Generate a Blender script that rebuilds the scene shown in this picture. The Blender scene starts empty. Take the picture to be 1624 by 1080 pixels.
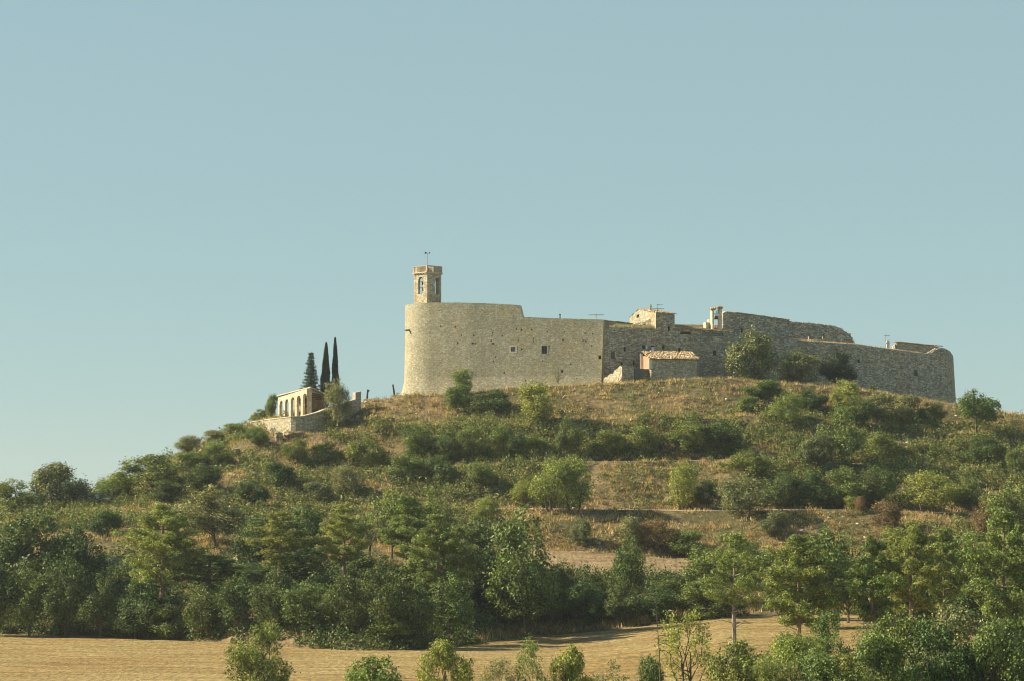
import bpy, math, random
import numpy as np
from mathutils import Vector, Matrix
R = math.radians
C = bpy.context.scene.collection
# ------------------------------------------------------------------ camera, sky, sun, exposure
F = 3636.0; CX, CY = 812.0, 540.0; EYE = 16.0
PIT = math.atan(260.0 / F); cp, sp = math.cos(PIT), math.sin(PIT)
cam = bpy.data.objects.new('camera', bpy.data.cameras.new('camera')); C.objects.link(cam)
cam.location = (0, 0, EYE); cam.rotation_euler = (R(90) + PIT, 0, 0)
cam.data.sensor_width = 36; cam.data.lens = F / 1624 * 36
cam.data.clip_start = 1; cam.data.clip_end = 20000
bpy.context.scene.camera = cam
SUN_EL = 32.0; SUN_FRONT = -6.0          # degrees the sun stands towards the camera side of due left
world = bpy.data.worlds.new('World'); bpy.context.scene.world = world; world.use_nodes = True
wn = world.node_tree; wn.nodes.clear()
sky = wn.nodes.new('ShaderNodeTexSky'); sky.sky_type = 'NISHITA'; sky.sun_disc = False
sky.sun_elevation = R(SUN_EL)
sdir = Vector((-math.cos(R(SUN_FRONT)) * math.cos(R(SUN_EL)), -math.sin(R(SUN_FRONT)) * math.cos(R(SUN_EL)), math.sin(R(SUN_EL))))
sky.sun_rotation = math.atan2(sdir.x, sdir.y)
sky.altitude = 500; sky.air_density = 1.0; sky.dust_density = 0.0; sky.ozone_density = 1.0
mul = wn.nodes.new('ShaderNodeMix'); mul.data_type = 'RGBA'; mul.blend_type = 'MULTIPLY'; mul.inputs[0].default_value = 1
mul.inputs[7].default_value = (0.98, 1.0, 0.86, 1)
wn.links.new(sky.outputs[0], mul.inputs[6])
bg = wn.nodes.new('ShaderNodeBackground'); bg.inputs[1].default_value = 0.0715
hz = wn.nodes.new('ShaderNodeMix'); hz.data_type = 'RGBA'; hz.inputs[0].default_value = 0.74   # even summer haze over the clear sky
tcw = wn.nodes.new('ShaderNodeTexCoord'); spw = wn.nodes.new('ShaderNodeSeparateXYZ'); wn.links.new(tcw.outputs['Generated'], spw.inputs[0])
mrw = wn.nodes.new('ShaderNodeMapRange'); mrw.interpolation_type = 'SMOOTHSTEP'
for i_, v_ in enumerate((0.22, 0.62, 0.80, 0.10)): mrw.inputs[i_ + 1].default_value = v_     # the haze thins out towards the zenith
wn.links.new(spw.outputs[2], mrw.inputs[0]); wn.links.new(mrw.outputs[0], hz.inputs[0])
hz.inputs[7].default_value = (2.50, 3.62, 3.80, 1); wn.links.new(mul.outputs[2], hz.inputs[6]); wn.links.new(hz.outputs[2], bg.inputs[0])
wo = wn.nodes.new('ShaderNodeOutputWorld'); wn.links.new(bg.outputs[0], wo.inputs[0])
sl = bpy.data.lights.new('sun', 'SUN'); sl.energy = 5.0; sl.angle = R(0.5); sl.color = (1.0, 0.87, 0.64)
sun = bpy.data.objects.new('sun', sl); C.objects.link(sun); sun.rotation_euler = sdir.to_track_quat('Z', 'Y').to_euler()
sun.location = (-60, 100, 120)
vs = bpy.context.scene.view_settings
bpy.context.scene.cycles.filter_width = 1.05
vs.view_transform = 'Standard'; vs.look = 'None'; vs.gamma = 1; vs.exposure = 1.0; vs.use_curve_mapping = False

# ------------------------------------------------------------------ helpers
def at(px, py, Y):
    u = (px - CX) / F; v = (CY - py) / F
    t = Y / (cp - v * sp)
    return Vector((u * t, Y, EYE + t * (v * cp + sp)))
def zat(py, Y): return at(CX, py, Y).z
def prow(z, Y):
    k = (z - EYE) / Y
    v = (k * cp - sp) / (cp + k * sp)
    return CY - v * F
def unproj(X, Y, z):
    py = prow(z, Y); v = (CY - py) / F; t = Y / (cp - v * sp)
    return CX + X / t * F, py

def hash2(ix, iy, s):
    h = (ix.astype(np.int64) * 374761393 + iy.astype(np.int64) * 668265263 + s * 974711) & 0xffffffff
    h = ((h ^ (h >> 13)) * 1274126177) & 0xffffffff
    return ((h ^ (h >> 16)) & 0xffff) / 65535.0
def vnoise(x, y, s=0):
    x = np.asarray(x, float); y = np.asarray(y, float)
    ix = np.floor(x); iy = np.floor(y); fx = x - ix; fy = y - iy
    fx = fx * fx * (3 - 2 * fx); fy = fy * fy * (3 - 2 * fy)
    a = hash2(ix, iy, s); b = hash2(ix + 1, iy, s); c = hash2(ix, iy + 1, s); d = hash2(ix + 1, iy + 1, s)
    return (a * (1 - fx) + b * fx) * (1 - fy) + (c * (1 - fx) + d * fx) * fy
def fbm(x, y, s=0, o=4):
    r = 0; a = 0.5; t = 0
    for i in range(o):
        r = r + a * vnoise(x * 2 ** i, y * 2 ** i, s + i * 17); t += a; a *= 0.5
    return r / t

def tag(o, label=None, cat=None, group=None, kind=None):
    if label: o['label'] = label
    if cat: o['category'] = cat
    if group: o['group'] = group
    if kind: o['kind'] = kind
    return o
def empty(name, loc, label, cat, group=None):
    o = bpy.data.objects.new(name, None); C.objects.link(o); o.location = loc
    o.empty_display_size = 0.5
    return tag(o, label, cat, group)

class MB:
    def __init__(s): s.v = []; s.f = []; s.m = []
    def quad(s, a, b, c, d, m=0):
        n = len(s.v); s.v += [tuple(a), tuple(b), tuple(c), tuple(d)]; s.f.append((n, n + 1, n + 2, n + 3)); s.m.append(m)
    def tri(s, a, b, c, m=0):
        n = len(s.v); s.v += [tuple(a), tuple(b), tuple(c)]; s.f.append((n, n + 1, n + 2)); s.m.append(m)
    def box(s, c, sx, sy, sz, rz=0, m=0, tilt=None):
        M = Matrix.Rotation(rz, 4, 'Z')
        if tilt: M = M @ Matrix.Rotation(tilt[0], 4, 'X') @ Matrix.Rotation(tilt[1], 4, 'Y')
        n = len(s.v); c = Vector(c)
        for z in (-1, 1):
            for x, y in ((-1, -1), (1, -1), (1, 1), (-1, 1)):
                s.v.append(tuple(c + M @ Vector((x * sx / 2, y * sy / 2, z * sz / 2))))
        for f in ((3, 2, 1, 0), (4, 5, 6, 7), (0, 1, 5, 4), (1, 2, 6, 5), (2, 3, 7, 6), (3, 0, 4, 7)):
            s.f.append(tuple(n + i for i in f)); s.m.append(m)
    def tube(s, pts, rads, k=6, m=0, cap=True):
        pts = [Vector(p) for p in pts]; n0 = len(s.v)
        for i, p in enumerate(pts):
            d = (pts[min(i + 1, len(pts) - 1)] - pts[max(i - 1, 0)])
            if d.length < 1e-6: d = Vector((0, 0, 1))
            d.normalize()
            a = d.orthogonal().normalized() if abs(d.z) < 0.9 else d.cross(Vector((0, 1, 0))).normalized()
            if abs(d.z) < 0.9:
                a = d.cross(Vector((0, 0, 1))).normalized()
            b = d.cross(a)
            for j in range(k):
                t = 2 * math.pi * j / k
                s.v.append(tuple(p + (a * math.cos(t) + b * math.sin(t)) * rads[i]))
        for i in range(len(pts) - 1):
            for j in range(k):
                s.f.append((n0 + i * k + j, n0 + i * k + (j + 1) % k, n0 + (i + 1) * k + (j + 1) % k, n0 + (i + 1) * k + j)); s.m.append(m)
        if cap:
            s.f.append(tuple(n0 + j for j in reversed(range(k)))); s.m.append(m)
            s.f.append(tuple(n0 + (len(pts) - 1) * k + j for j in range(k))); s.m.append(m)
    def build(s, name, mats, parent=None, smooth=False):
        me = bpy.data.meshes.new(name)
        off = Vector(parent['_w']) if parent is not None and '_w' in parent else (wloc(parent) if parent is not None else Vector((0, 0, 0)))
        me.from_pydata([(a - off.x, b - off.y, c - off.z) for a, b, c in s.v], [], s.f)
        if not isinstance(mats, (list, tuple)): mats = [mats]
        for m in mats: me.materials.append(m)
        if len(mats) > 1: me.polygons.foreach_set('material_index', s.m)
        if smooth: me.polygons.foreach_set('use_smooth', [True] * len(s.f))
        o = bpy.data.objects.new(name, me); C.objects.link(o)
        if parent is not None: o.parent = parent
        return o
def wloc(o):
    p = Vector((0, 0, 0))
    while o is not None:
        p = p + o.location; o = o.parent
    return p

def mesh_np(name, V, Q, mat, smooth=False):
    """V (n,3) float, Q (m,k) int with k=3 or 4"""
    me = bpy.data.meshes.new(name); k = Q.shape[1]
    me.vertices.add(len(V)); me.vertices.foreach_set('co', np.asarray(V, np.float32).ravel())
    me.loops.add(Q.size); me.loops.foreach_set('vertex_index', Q.astype(np.int32).ravel())
    me.polygons.add(len(Q)); me.polygons.foreach_set('loop_start', np.arange(0, Q.size, k, dtype=np.int32))
    me.polygons.foreach_set('loop_total', np.full(len(Q), k, np.int32))
    if smooth: me.polygons.foreach_set('use_smooth', np.ones(len(Q), bool))
    me.update(calc_edges=True)
    me.materials.append(mat)
    return me

# ------------------------------------------------------------------ materials
def newmat(name):
    m = bpy.data.materials.new(name); m.use_nodes = True; nt = m.node_tree; nt.nodes.clear()
    out = nt.nodes.new('ShaderNodeOutputMaterial'); b = nt.nodes.new('ShaderNodeBsdfPrincipled')
    b.inputs['Roughness'].default_value = 0.9
    b.inputs['Specular IOR Level'].default_value = 0.2
    nt.links.new(b.outputs[0], out.inputs[0])
    return m, nt, b, out
def N(nt, t, **kw):
    n = nt.nodes.new('ShaderNode' + t)
    for k, v in kw.items(): setattr(n, k, v)
    return n
def noise(nt, vec, scale, detail=4, rough=0.6):
    n = N(nt, 'TexNoise'); n.inputs['Scale'].default_value = scale; n.inputs['Detail'].default_value = detail
    n.inputs['Roughness'].default_value = rough
    nt.links.new(vec, n.inputs['Vector']); return n.outputs[0]
def ramp(nt, fac, stops):
    r = N(nt, 'ValToRGB'); e = r.color_ramp.elements
    while len(e) > 1: e.remove(e[-1])
    for i, (p, c) in enumerate(stops):
        el = e[0] if i == 0 else e.new(p)
        el.position = p; el.color = (c[0], c[1], c[2], 1) if not isinstance(c, float) else (c, c, c, 1)
    nt.links.new(fac, r.inputs[0]); return r.outputs[0]
def mix(nt, fac, a, b, mode='MIX'):
    m = N(nt, 'Mix', data_type='RGBA', blend_type=mode)
    for sock, v in ((m.inputs[0], fac), (m.inputs[6], a), (m.inputs[7], b)):
        if isinstance(v, (int, float)): sock.default_value = v
        elif isinstance(v, tuple): sock.default_value = (v[0], v[1], v[2], 1)
        else: nt.links.new(v, sock)
    return m.outputs[2]
def math_(nt, op, a, b=0.0, c=0.0):
    m = N(nt, 'Math', operation=op)
    for i, v in enumerate((a, b, c)):
        if isinstance(v, (int, float)): m.inputs[i].default_value = v
        else: nt.links.new(v, m.inputs[i])
    return m.outputs[0]
def pos(nt): return N(nt, 'NewGeometry').outputs['Position']
def mapv(nt, vec, scale=(1, 1, 1), rot=(0, 0, 0)):
    m = N(nt, 'Mapping'); m.inputs['Scale'].default_value = scale; m.inputs['Rotation'].default_value = rot
    nt.links.new(vec, m.inputs[0]); return m.outputs[0]
def bump(nt, b, h, strength=0.5, dist=0.1):
    n = N(nt, 'Bump'); n.inputs['Strength'].default_value = strength; n.inputs['Distance'].default_value = dist
    nt.links.new(h, n.inputs['Height']); nt.links.new(n.outputs[0], b.inputs['Normal'])

def stone_mat(name, base, var, mortar, cell=(2.0, 2.0, 4.2), stain=(0.5, 0.5, 0.45), contrast=1.0, bstr=0.8, stain_amt=0.45):
    m, nt, b, out = newmat(name); p = pos(nt)
    warp = N(nt, 'TexNoise'); warp.inputs['Scale'].default_value = 0.8; nt.links.new(p, warp.inputs[0])
    add = N(nt, 'VectorMath', operation='MULTIPLY_ADD'); nt.links.new(warp.outputs[1], add.inputs[0]); add.inputs[1].default_value = (0.16, 0.16, 0.10)
    nt.links.new(p, add.inputs[2]); vec = mapv(nt, add.outputs[0], cell)
    v1 = N(nt, 'TexVoronoi'); v1.inputs['Scale'].default_value = 1; v1.inputs['Randomness'].default_value = 0.85; nt.links.new(vec, v1.inputs[0])
    v2 = N(nt, 'TexVoronoi', feature='DISTANCE_TO_EDGE'); v2.inputs['Scale'].default_value = 1; v2.inputs['Randomness'].default_value = 0.85; nt.links.new(vec, v2.inputs[0])
    sep = N(nt, 'SeparateColor'); nt.links.new(v1.outputs['Color'], sep.inputs[0])
    c1 = ramp(nt, sep.outputs[0], [(0, tuple(x * (1 - .45 * contrast) for x in base)), (0.5, base), (1, var)])
    n1 = noise(nt, p, 0.16, 5, 0.65); n2 = noise(nt, p, 3.5, 3, 0.7)
    c2 = mix(nt, ramp(nt, n1, [(0.42, 0.0), (0.62, stain_amt)]), c1, mix(nt, 1.0, c1, stain, 'MULTIPLY'))
    n5 = noise(nt, mapv(nt, p, (3.2, 3.2, 6.5)), 1.0, 2, 0.8)
    c2 = mix(nt, 1.0, c2, ramp(nt, n2, [(0.3, 0.78), (0.7, 1.18)]), 'MULTIPLY')
    c2 = mix(nt, 1.0, c2, ramp(nt, n5, [(0.32, 0.74), (0.5, 1.0), (0.68, 1.18)]), 'MULTIPLY')
    n6 = noise(nt, p, 0.22, 4, 0.6)
    c2 = mix(nt, ramp(nt, n6, [(0.50, 0.0), (0.62, 0.45)]), c2, mix(nt, 1.0, c2, (1.12, 0.98, 0.76), 'MULTIPLY'))
    # vertical rain streaks
    n3 = noise(nt, mapv(nt, p, (0.9, 0.9, 0.07)), 1.0, 4, 0.6)
    c2 = mix(nt, ramp(nt, n3, [(0.52, 0.0), (0.72, 0.4)]), c2, mix(nt, 1.0, c2, (0.6, 0.6, 0.58), 'MULTIPLY'))
    edge = ramp(nt, v2.outputs[0], [(0.0, 0.0), (0.09, 1.0)])
    c3 = mix(nt, edge, mortar, c2)
    nt.links.new(c3, b.inputs['Base Color'])
    h = math_(nt, 'MULTIPLY_ADD', n2, 0.5, math_(nt, 'MULTIPLY_ADD', sep.outputs[1], 0.6, edge))
    bump(nt, b, h, bstr, 0.12)
    b.inputs['Roughness'].default_value = 0.95
    return m
def plain(name, col, var=0.15, scale=3, rough=0.85, metal=0):
    m, nt, b, out = newmat(name); n = noise(nt, pos(nt), scale, 4)
    nt.links.new(mix(nt, 1.0, col, ramp(nt, n, [(0.3, 1 - var), (0.7, 1 + var)]), 'MULTIPLY'), b.inputs['Base Color'])
    b.inputs['Roughness'].default_value = rough; b.inputs['Metallic'].default_value = metal
    return m
def island_rand(nt):
    return N(nt, 'NewGeometry').outputs['Random Per Island']
def leaf_mat(name, dark, lite, trans=0.3, odd=None, oddp=0.0):
    m, nt, b, out = newmat(name)
    r = island_rand(nt); oi = N(nt, 'ObjectInfo')
    c = ramp(nt, r, [(0.0, dark), (0.75, lite), (1.0, tuple(x * 1.35 for x in lite))])
    if odd: c = mix(nt, ramp(nt, noise(nt, pos(nt), 0.7, 2), [(0.62 - oddp, 0.0), (0.72 - oddp, 0.85)]), c, odd)
    big = noise(nt, pos(nt), 0.45, 2)
    c = mix(nt, 1.0, c, ramp(nt, big, [(0.3, 0.75), (0.7, 1.25)]), 'MULTIPLY')
    hs = N(nt, 'HueSaturation'); nt.links.new(c, hs.inputs['Color'])
    nt.links.new(math_(nt, 'MULTIPLY_ADD', oi.outputs['Random'], 0.05, 0.475), hs.inputs['Hue'])
    nt.links.new(math_(nt, 'MULTIPLY_ADD', oi.outputs['Random'], -0.3, 1.15), hs.inputs['Value'])
    c = hs.outputs[0]
    nt.links.new(c, b.inputs['Base Color']); b.inputs['Roughness'].default_value = 0.6; b.inputs['Specular IOR Level'].default_value = 0.25
    tr = N(nt, 'BsdfTranslucent'); nt.links.new(mix(nt, 1.0, c, (1.3, 1.45, 0.6), 'MULTIPLY'), tr.inputs[0])
    mx = N(nt, 'MixShader'); mx.inputs[0].default_value = trans
    nt.links.new(b.outputs[0], mx.inputs[1]); nt.links.new(tr.outputs[0], mx.inputs[2]); nt.links.new(mx.outputs[0], out.inputs[0])
    return m

M = {}
M['ochre_stone'] = stone_mat('ochre_masonry', (0.40, 0.365, 0.25), (0.53, 0.49, 0.35), (0.30, 0.275, 0.19), (2.8, 2.8, 5.2), contrast=0.5, bstr=0.45, stain=(0.66, 0.65, 0.58), stain_amt=0.6)
M['grey_stone'] = stone_mat('grey_rubble', (0.49, 0.425, 0.305), (0.74, 0.66, 0.50), (0.28, 0.24, 0.175), (2.3, 2.3, 5.2), contrast=1.0, bstr=0.7, stain_amt=0.3)
M['pale_stone'] = stone_mat('pale_rubble', (0.46, 0.41, 0.28), (0.62, 0.56, 0.41), (0.27, 0.235, 0.165), (2.4, 2.4, 4.6), contrast=0.8, bstr=0.5, stain_amt=0.2)
M['shed_stone'] = stone_mat('shed_rubble', (0.40, 0.37, 0.28), (0.56, 0.52, 0.41), (0.25, 0.22, 0.16), (2.2, 2.2, 4.6), contrast=0.9)
M['sand_stone'] = stone_mat('sandstone', (0.66, 0.58, 0.41), (0.74, 0.66, 0.48), (0.58, 0.51, 0.36), (1.0, 1.0, 2.2), contrast=0.4, bstr=0.3)
M['dry_stone'] = stone_mat('dry_stone', (0.34, 0.30, 0.20), (0.5, 0.45, 0.32), (0.08, 0.075, 0.055), (1.6, 1.6, 3.0), contrast=1.1, bstr=1.0)
M['rock'] = stone_mat('weathered_rock', (0.36, 0.29, 0.18), (0.46, 0.38, 0.25), (0.2, 0.16, 0.1), (0.5, 0.5, 1.3), contrast=0.8, bstr=1.0)
M['coping'] = plain('coping_stone', (0.52, 0.46, 0.33), 0.25, 2)
M['lime'] = plain('lime_plaster', (0.62, 0.58, 0.46), 0.12, 2)
M['pink'] = plain('pink_plaster', (0.52, 0.26, 0.165), 0.18, 1.5)
M['brownwall'] = plain('brown_plaster', (0.33, 0.24, 0.15), 0.25, 1.5)
M['hole'] = plain('hole_depth_shade', (0.05, 0.045, 0.035), 0.2, 3)  # dark backing colour paints in the depth shade of wall openings
M['window_dark'] = plain('window_glass', (0.03, 0.04, 0.045), 0.2, 3, 0.15)
M['window_blue'] = plain('pale_glass', (0.20, 0.26, 0.25), 0.15, 3, 0.15)
M['wood'] = plain('weathered_wood', (0.12, 0.10, 0.07), 0.3, 5)
M['grey_wood'] = plain('grey_boards', (0.14, 0.135, 0.11), 0.3, 5)
M['metal'] = plain('galvanised_metal', (0.22, 0.22, 0.20), 0.1, 5, 0.5, 0.6)
M['dark_metal'] = plain('dark_metal', (0.035, 0.035, 0.035), 0.1, 5, 0.5, 0.4)
M['bronze'] = plain('bell_bronze', (0.10, 0.09, 0.06), 0.2, 5, 0.5, 0.7)
M['white'] = plain('white_cloth', (0.75, 0.76, 0.8), 0.05, 3)
M['blue_cloth'] = plain('blue_cloth', (0.06, 0.08, 0.14), 0.1, 3)
M['brick'] = plain('brick_red', (0.42, 0.33, 0.22), 0.3, 4)
M['bark'] = plain('grey_bark', (0.13, 0.10, 0.07), 0.35, 4)
M['pine_bark'] = plain('pine_bark', (0.24, 0.17, 0.11), 0.3, 4)
M['pale_bark'] = plain('pale_bark', (0.25, 0.21, 0.15), 0.3, 4)
def tile_mat():
    m, nt, b, out = newmat('roof_tiles')
    c = ramp(nt, island_rand(nt), [(0, (0.30, 0.20, 0.10)), (0.3, (0.46, 0.34, 0.19)), (0.6, (0.58, 0.46, 0.27)), (0.8, (0.52, 0.30, 0.17)), (1, (0.66, 0.56, 0.38))])
    c = mix(nt, 1.0, c, ramp(nt, noise(nt, pos(nt), 1.2, 3), [(0.3, 0.7), (0.7, 1.15)]), 'MULTIPLY')
    nt.links.new(c, b.inputs['Base Color']); return m
M['tiles'] = tile_mat()
# foliage
M['leaf_dark'] = leaf_mat('leaves_dark', (0.030, 0.055, 0.017), (0.136, 0.182, 0.048), 0.15)
M['leaf_mid'] = leaf_mat('leaves_mid', (0.052, 0.081, 0.021), (0.230, 0.270, 0.069), 0.18)
M['leaf_bright'] = leaf_mat('leaves_bright', (0.092, 0.124, 0.029), (0.333, 0.362, 0.092), 0.22)
M['leaf_olive'] = leaf_mat('leaves_olive', (0.095, 0.105, 0.042), (0.28, 0.28, 0.115), 0.18)
M['leaf_pine'] = leaf_mat('needles_pine', (0.063, 0.092, 0.023), (0.282, 0.316, 0.075), 0.16)
M['leaf_cypress'] = leaf_mat('needles_cypress', (0.03, 0.048, 0.024), (0.065, 0.085, 0.038), 0.12)
M['leaf_fir'] = leaf_mat('needles_fir', (0.022, 0.045, 0.028), (0.045, 0.075, 0.04), 0.12)
M['leaf_russet'] = leaf_mat('leaves_russet', (0.12, 0.085, 0.035), (0.27, 0.19, 0.085), 0.2)
M['palegrass'] = leaf_mat('parched_grass_blades', (0.30, 0.24, 0.13), (0.48, 0.40, 0.24), 0.15)
M['ivy'] = leaf_mat('scrub_leaves', (0.040, 0.064, 0.017), (0.213, 0.253, 0.067), 0.16, odd=(0.17, 0.15, 0.06), oddp=0.04)
M['brush'] = leaf_mat('brush_leaves', (0.14, 0.12, 0.045), (0.31, 0.25, 0.11), 0.25, odd=(0.22, 0.12, 0.05), oddp=0.06)
M['drygrass'] = leaf_mat('dry_grass_blades', (0.28, 0.2, 0.085), (0.56, 0.42, 0.2), 0.25, odd=(0.14, 0.15, 0.05), oddp=0.02)
M['greengrass'] = leaf_mat('green_grass_blades', (0.12, 0.14, 0.04), (0.24, 0.24, 0.09), 0.3)

# ------------------------------------------------------------------ terrain
KX = np.array([-700, -300, 0, 130, 210, 290, 400, 465, 560, 640, 720, 800, 957, 1090, 1150, 1300, 1400, 1500, 1624, 1900, 2300], float)
ROW = {  # image rows the land's edges are measured at, column by column
 'edge':  [1003, 1003, 1005, 1008, 1011, 1015, 1022, 1026, 1031, 1031, 1026, 1014, 1000, 985, 978, 975, 975, 978, 985, 985, 985],
 'bank':  [965, 965, 960, 958, 956, 955, 950, 955, 970, 990, 1000, 990, 978, 968, 965, 955, 950, 950, 950, 950, 950],
 'b0':    [900, 900, 895, 885, 885, 885, 900, 902, 905, 905, 905, 905, 914, 916, 916, 905, 900, 895, 890, 890, 890],
 'b1':    [860, 855, 845, 838, 835, 840, 850, 856, 860, 862, 865, 866, 874, 884, 884, 878, 870, 866, 860, 860, 860],
 't1':    [840, 835, 822, 812, 806, 802, 800, 803, 806, 808, 808, 807, 808, 810, 810, 808, 810, 813, 815, 820, 830],
 't2':    [836, 830, 817, 802, 785, 758, 745, 745, 748, 742, 738, 734, 732, 730, 729, 733, 737, 742, 750, 760, 780],
 't3':    [836, 829, 815, 800, 772, 732, 697, 690, 684, 675, 670, 667, 664, 661, 660, 667, 673, 681, 690, 705, 730],
 'crest': [836, 828, 814, 797, 762, 720, 670, 656, 641, 627, 624, 616, 611, 602, 600, 613, 624, 640, 658, 690, 725],
}
def colv(name, px): return np.interp(px, KX, ROW[name])
def profile(px):
    e = colv('edge', px); Ye = EYE * F / (e - 800) ; Ye = np.clip(Ye, 230, 282)
    lv = []
    lv.append((0 * px - 60, 0 * px + 15)); lv.append((0 * px, 0 * px + 14)); lv.append((0 * px + 85, 0 * px + 0.6))
    lv.append((0 * px + 190, 0 * px)); lv.append((Ye, np.maximum(zat_np(e, Ye), 0)))
    Yb = np.maximum(Ye + 9, 0); Y0 = np.maximum(Yb + 12, 305); Y1 = Y0 + 17
    def add(Y, row): lv.append((Y, zat_np(row, Y)))
    add(Yb, colv('bank', px)); add(Y0, colv('b0', px)); add(Y1, colv('b1', px))
    T1 = np.maximum(Y1 + 10, 338); add(T1, colv('t1', px)); lv.append((T1 + 4.5, lv[-1][1] + 0.16))
    T2 = np.maximum(T1 + 16, 357); add(T2, colv('t2', px)); lv.append((T2 + 4.0, lv[-1][1] + 0.16))
    T3 = T2 + 15; add(T3, colv('t3', px)); lv.append((T3 + 4, lv[-1][1] + 0.3))
    K = T3 + 14; add(K, colv('crest', px)); zc = lv[-1][1]
    lv.append((K + 8, zc + 0.2)); lv.append((K + 55, zc)); lv.append((K + 130, zc * 0.35)); lv.append((0 * px + 800, 0 * px - 2)); lv.append((0 * px + 2000, 0 * px - 12))
    return lv
def zat_np(py, Y):
    v = (CY - py) / F; t = Y / (cp - v * sp); return EYE + t * (v * cp + sp)
SUB = [3, 8, 6, 30, 8, 12, 18, 14, 5, 18, 5, 18, 5, 18, 6, 16, 12, 6, 10]
PXG = np.concatenate([np.arange(-700, -200, 20), np.arange(-200, 1830, 5), np.arange(1830, 2301, 20)]).astype(float)
lv = profile(PXG)
rowsY = []; rowsZ = []; rowsL = []
for i in range(len(lv) - 1):
    for j in range(SUB[i]):
        t = j / SUB[i]
        ts = t * t * (3 - 2 * t) * 0.5 + t * 0.5 if i in (8, 10, 12) else t
        rowsY.append(lv[i][0] * (1 - t) + lv[i + 1][0] * t); rowsZ.append(lv[i][1] * (1 - ts) + lv[i + 1][1] * ts); rowsL.append(i + t)
rowsY.append(lv[-1][0]); rowsZ.append(lv[-1][1]); rowsL.append(len(lv) - 1)
GY = np.array(rowsY); GZ = np.array(rowsZ); GL = np.array(rowsL)[:, None] + 0 * GY
GQ = (PXG - CX)[None, :] / F * 1.0 + 0 * GY
GX = GQ * GY
amp = np.interp(GL, [0, 4, 4.6, 5, 6, 7, 7.6, 8, 9, 9.3, 9.8, 10, 11, 11.3, 12, 13, 14, 15], [0, 0, .5, .6, .5, .25, .5, .0, 0.0, .9, .9, .0, 0.0,   .8, .6, .2, .3, .6])
GZ = GZ + amp * ((fbm(GX / 7.0, GY / 7.0, 3) - 0.5) * 3.0 + (fbm(GX / 1.6, GY / 1.6, 9, 3) - 0.5) * 1.1)
def ground_at_level(px, L):
    i = np.interp(px, PXG, np.arange(len(PXG))); i0 = np.clip(i.astype(int) if hasattr(i, 'astype') else int(i), 0, len(PXG) - 2)
    return i0
LR = np.array(rowsL)
def groundpx(px, Y):
    """height of the land on column px (fan coordinate) at distance Y"""
    i = min(max(int(np.searchsorted(PXG, px)) - 1, 0), len(PXG) - 2); t = (px - PXG[i]) / (PXG[i + 1] - PXG[i])
    a = np.interp(Y, GY[:, i], GZ[:, i]); b = np.interp(Y, GY[:, i + 1], GZ[:, i + 1]); return a * (1 - t) + b * t
def ground(X, Y): return float(groundpx(CX + X / max(Y, 1) * F, Y))
def hitY(px, py, y0=195, y1=430):
    """distance at which the sight line through (px,py) meets the land"""
    for Y in np.arange(y0, y1, 0.5):
        if prow(ground_q(px, Y), Y) <= py: return float(Y)
    return float(y1)
def ground_q(px, Y): return float(groundpx(px, Y))

def terrain_mat():
    m, nt, b, out = newmat('hillside_soil_and_dry_grass'); p = pos(nt)
    n1 = noise(nt, p, 0.11, 5, 0.62); n2 = noise(nt, p, 1.3, 5, 0.7); n3 = noise(nt, p, 0.35, 4, 0.6)
    c = ramp(nt, n2, [(0.25, (0.10, 0.075, 0.04)), (0.45, (0.21, 0.15, 0.075)), (0.6, (0.31, 0.225, 0.11)), (0.8, (0.42, 0.31, 0.16))])
    g = ramp(nt, n2, [(0.3, (0.06, 0.06, 0.022)), (0.7, (0.15, 0.14, 0.05))])
    c = mix(nt, ramp(nt, n1, [(0.40, 0.0), (0.52, 0.85)]), c, g)
    c = mix(nt, ramp(nt, n3, [(0.58, 0.0), (0.7, 0.5)]), c, (0.27, 0.15, 0.08))
    nt.links.new(c, b.inputs['Base Color']); bump(nt, b, n2, 1.0, 0.5); return m
def field_mat(name, base, lite, dark):
    m, nt, b, out = newmat(name); p = pos(nt)
    wrp = N(nt, 'TexNoise'); wrp.inputs['Scale'].default_value = 0.03; wrp.inputs['Detail'].default_value = 3; nt.links.new(p, wrp.inputs[0])
    ad = N(nt, 'VectorMath', operation='MULTIPLY_ADD'); nt.links.new(wrp.outputs[1], ad.inputs[0]); ad.inputs[1].default_value = (0, 22, 0); nt.links.new(p, ad.inputs[2])
    rows = noise(nt, mapv(nt, ad.outputs[0], (0.05, 0.62, 0.05)), 1.0, 4, 0.8)
    n2 = noise(nt, mapv(nt, p, (2.2, 0.55, 1)), 1.0, 6, 0.85); n1 = noise(nt, p, 0.035, 4)
    c = ramp(nt, rows, [(0.3, dark), (0.5, base), (0.72, lite)])
    c = mix(nt, 1.0, c, ramp(nt, n2, [(0.36, 0.45), (0.64, 1.4)]), 'MULTIPLY')
    c = mix(nt, ramp(nt, n1, [(0.45, 0.0), (0.65, 0.55)]), c, mix(nt, 1.0, c, (0.80, 0.66, 0.5), 'MULTIPLY'))
    nt.links.new(c, b.inputs['Base Color']); bump(nt, b, math_(nt, 'ADD', rows, n2), 0.9, 0.25); return m
M['land'] = terrain_mat()
M['stubble'] = field_mat('stubble', (0.35, 0.255, 0.098), (0.50, 0.38, 0.165), (0.19, 0.13, 0.048))
M['upstubble'] = field_mat('upper_stubble', (0.33, 0.24, 0.125), (0.42, 0.32, 0.175), (0.25, 0.175, 0.09))
M['track'] = plain('track_soil', (0.36, 0.275, 0.165), 0.3, 1.2)
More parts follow.
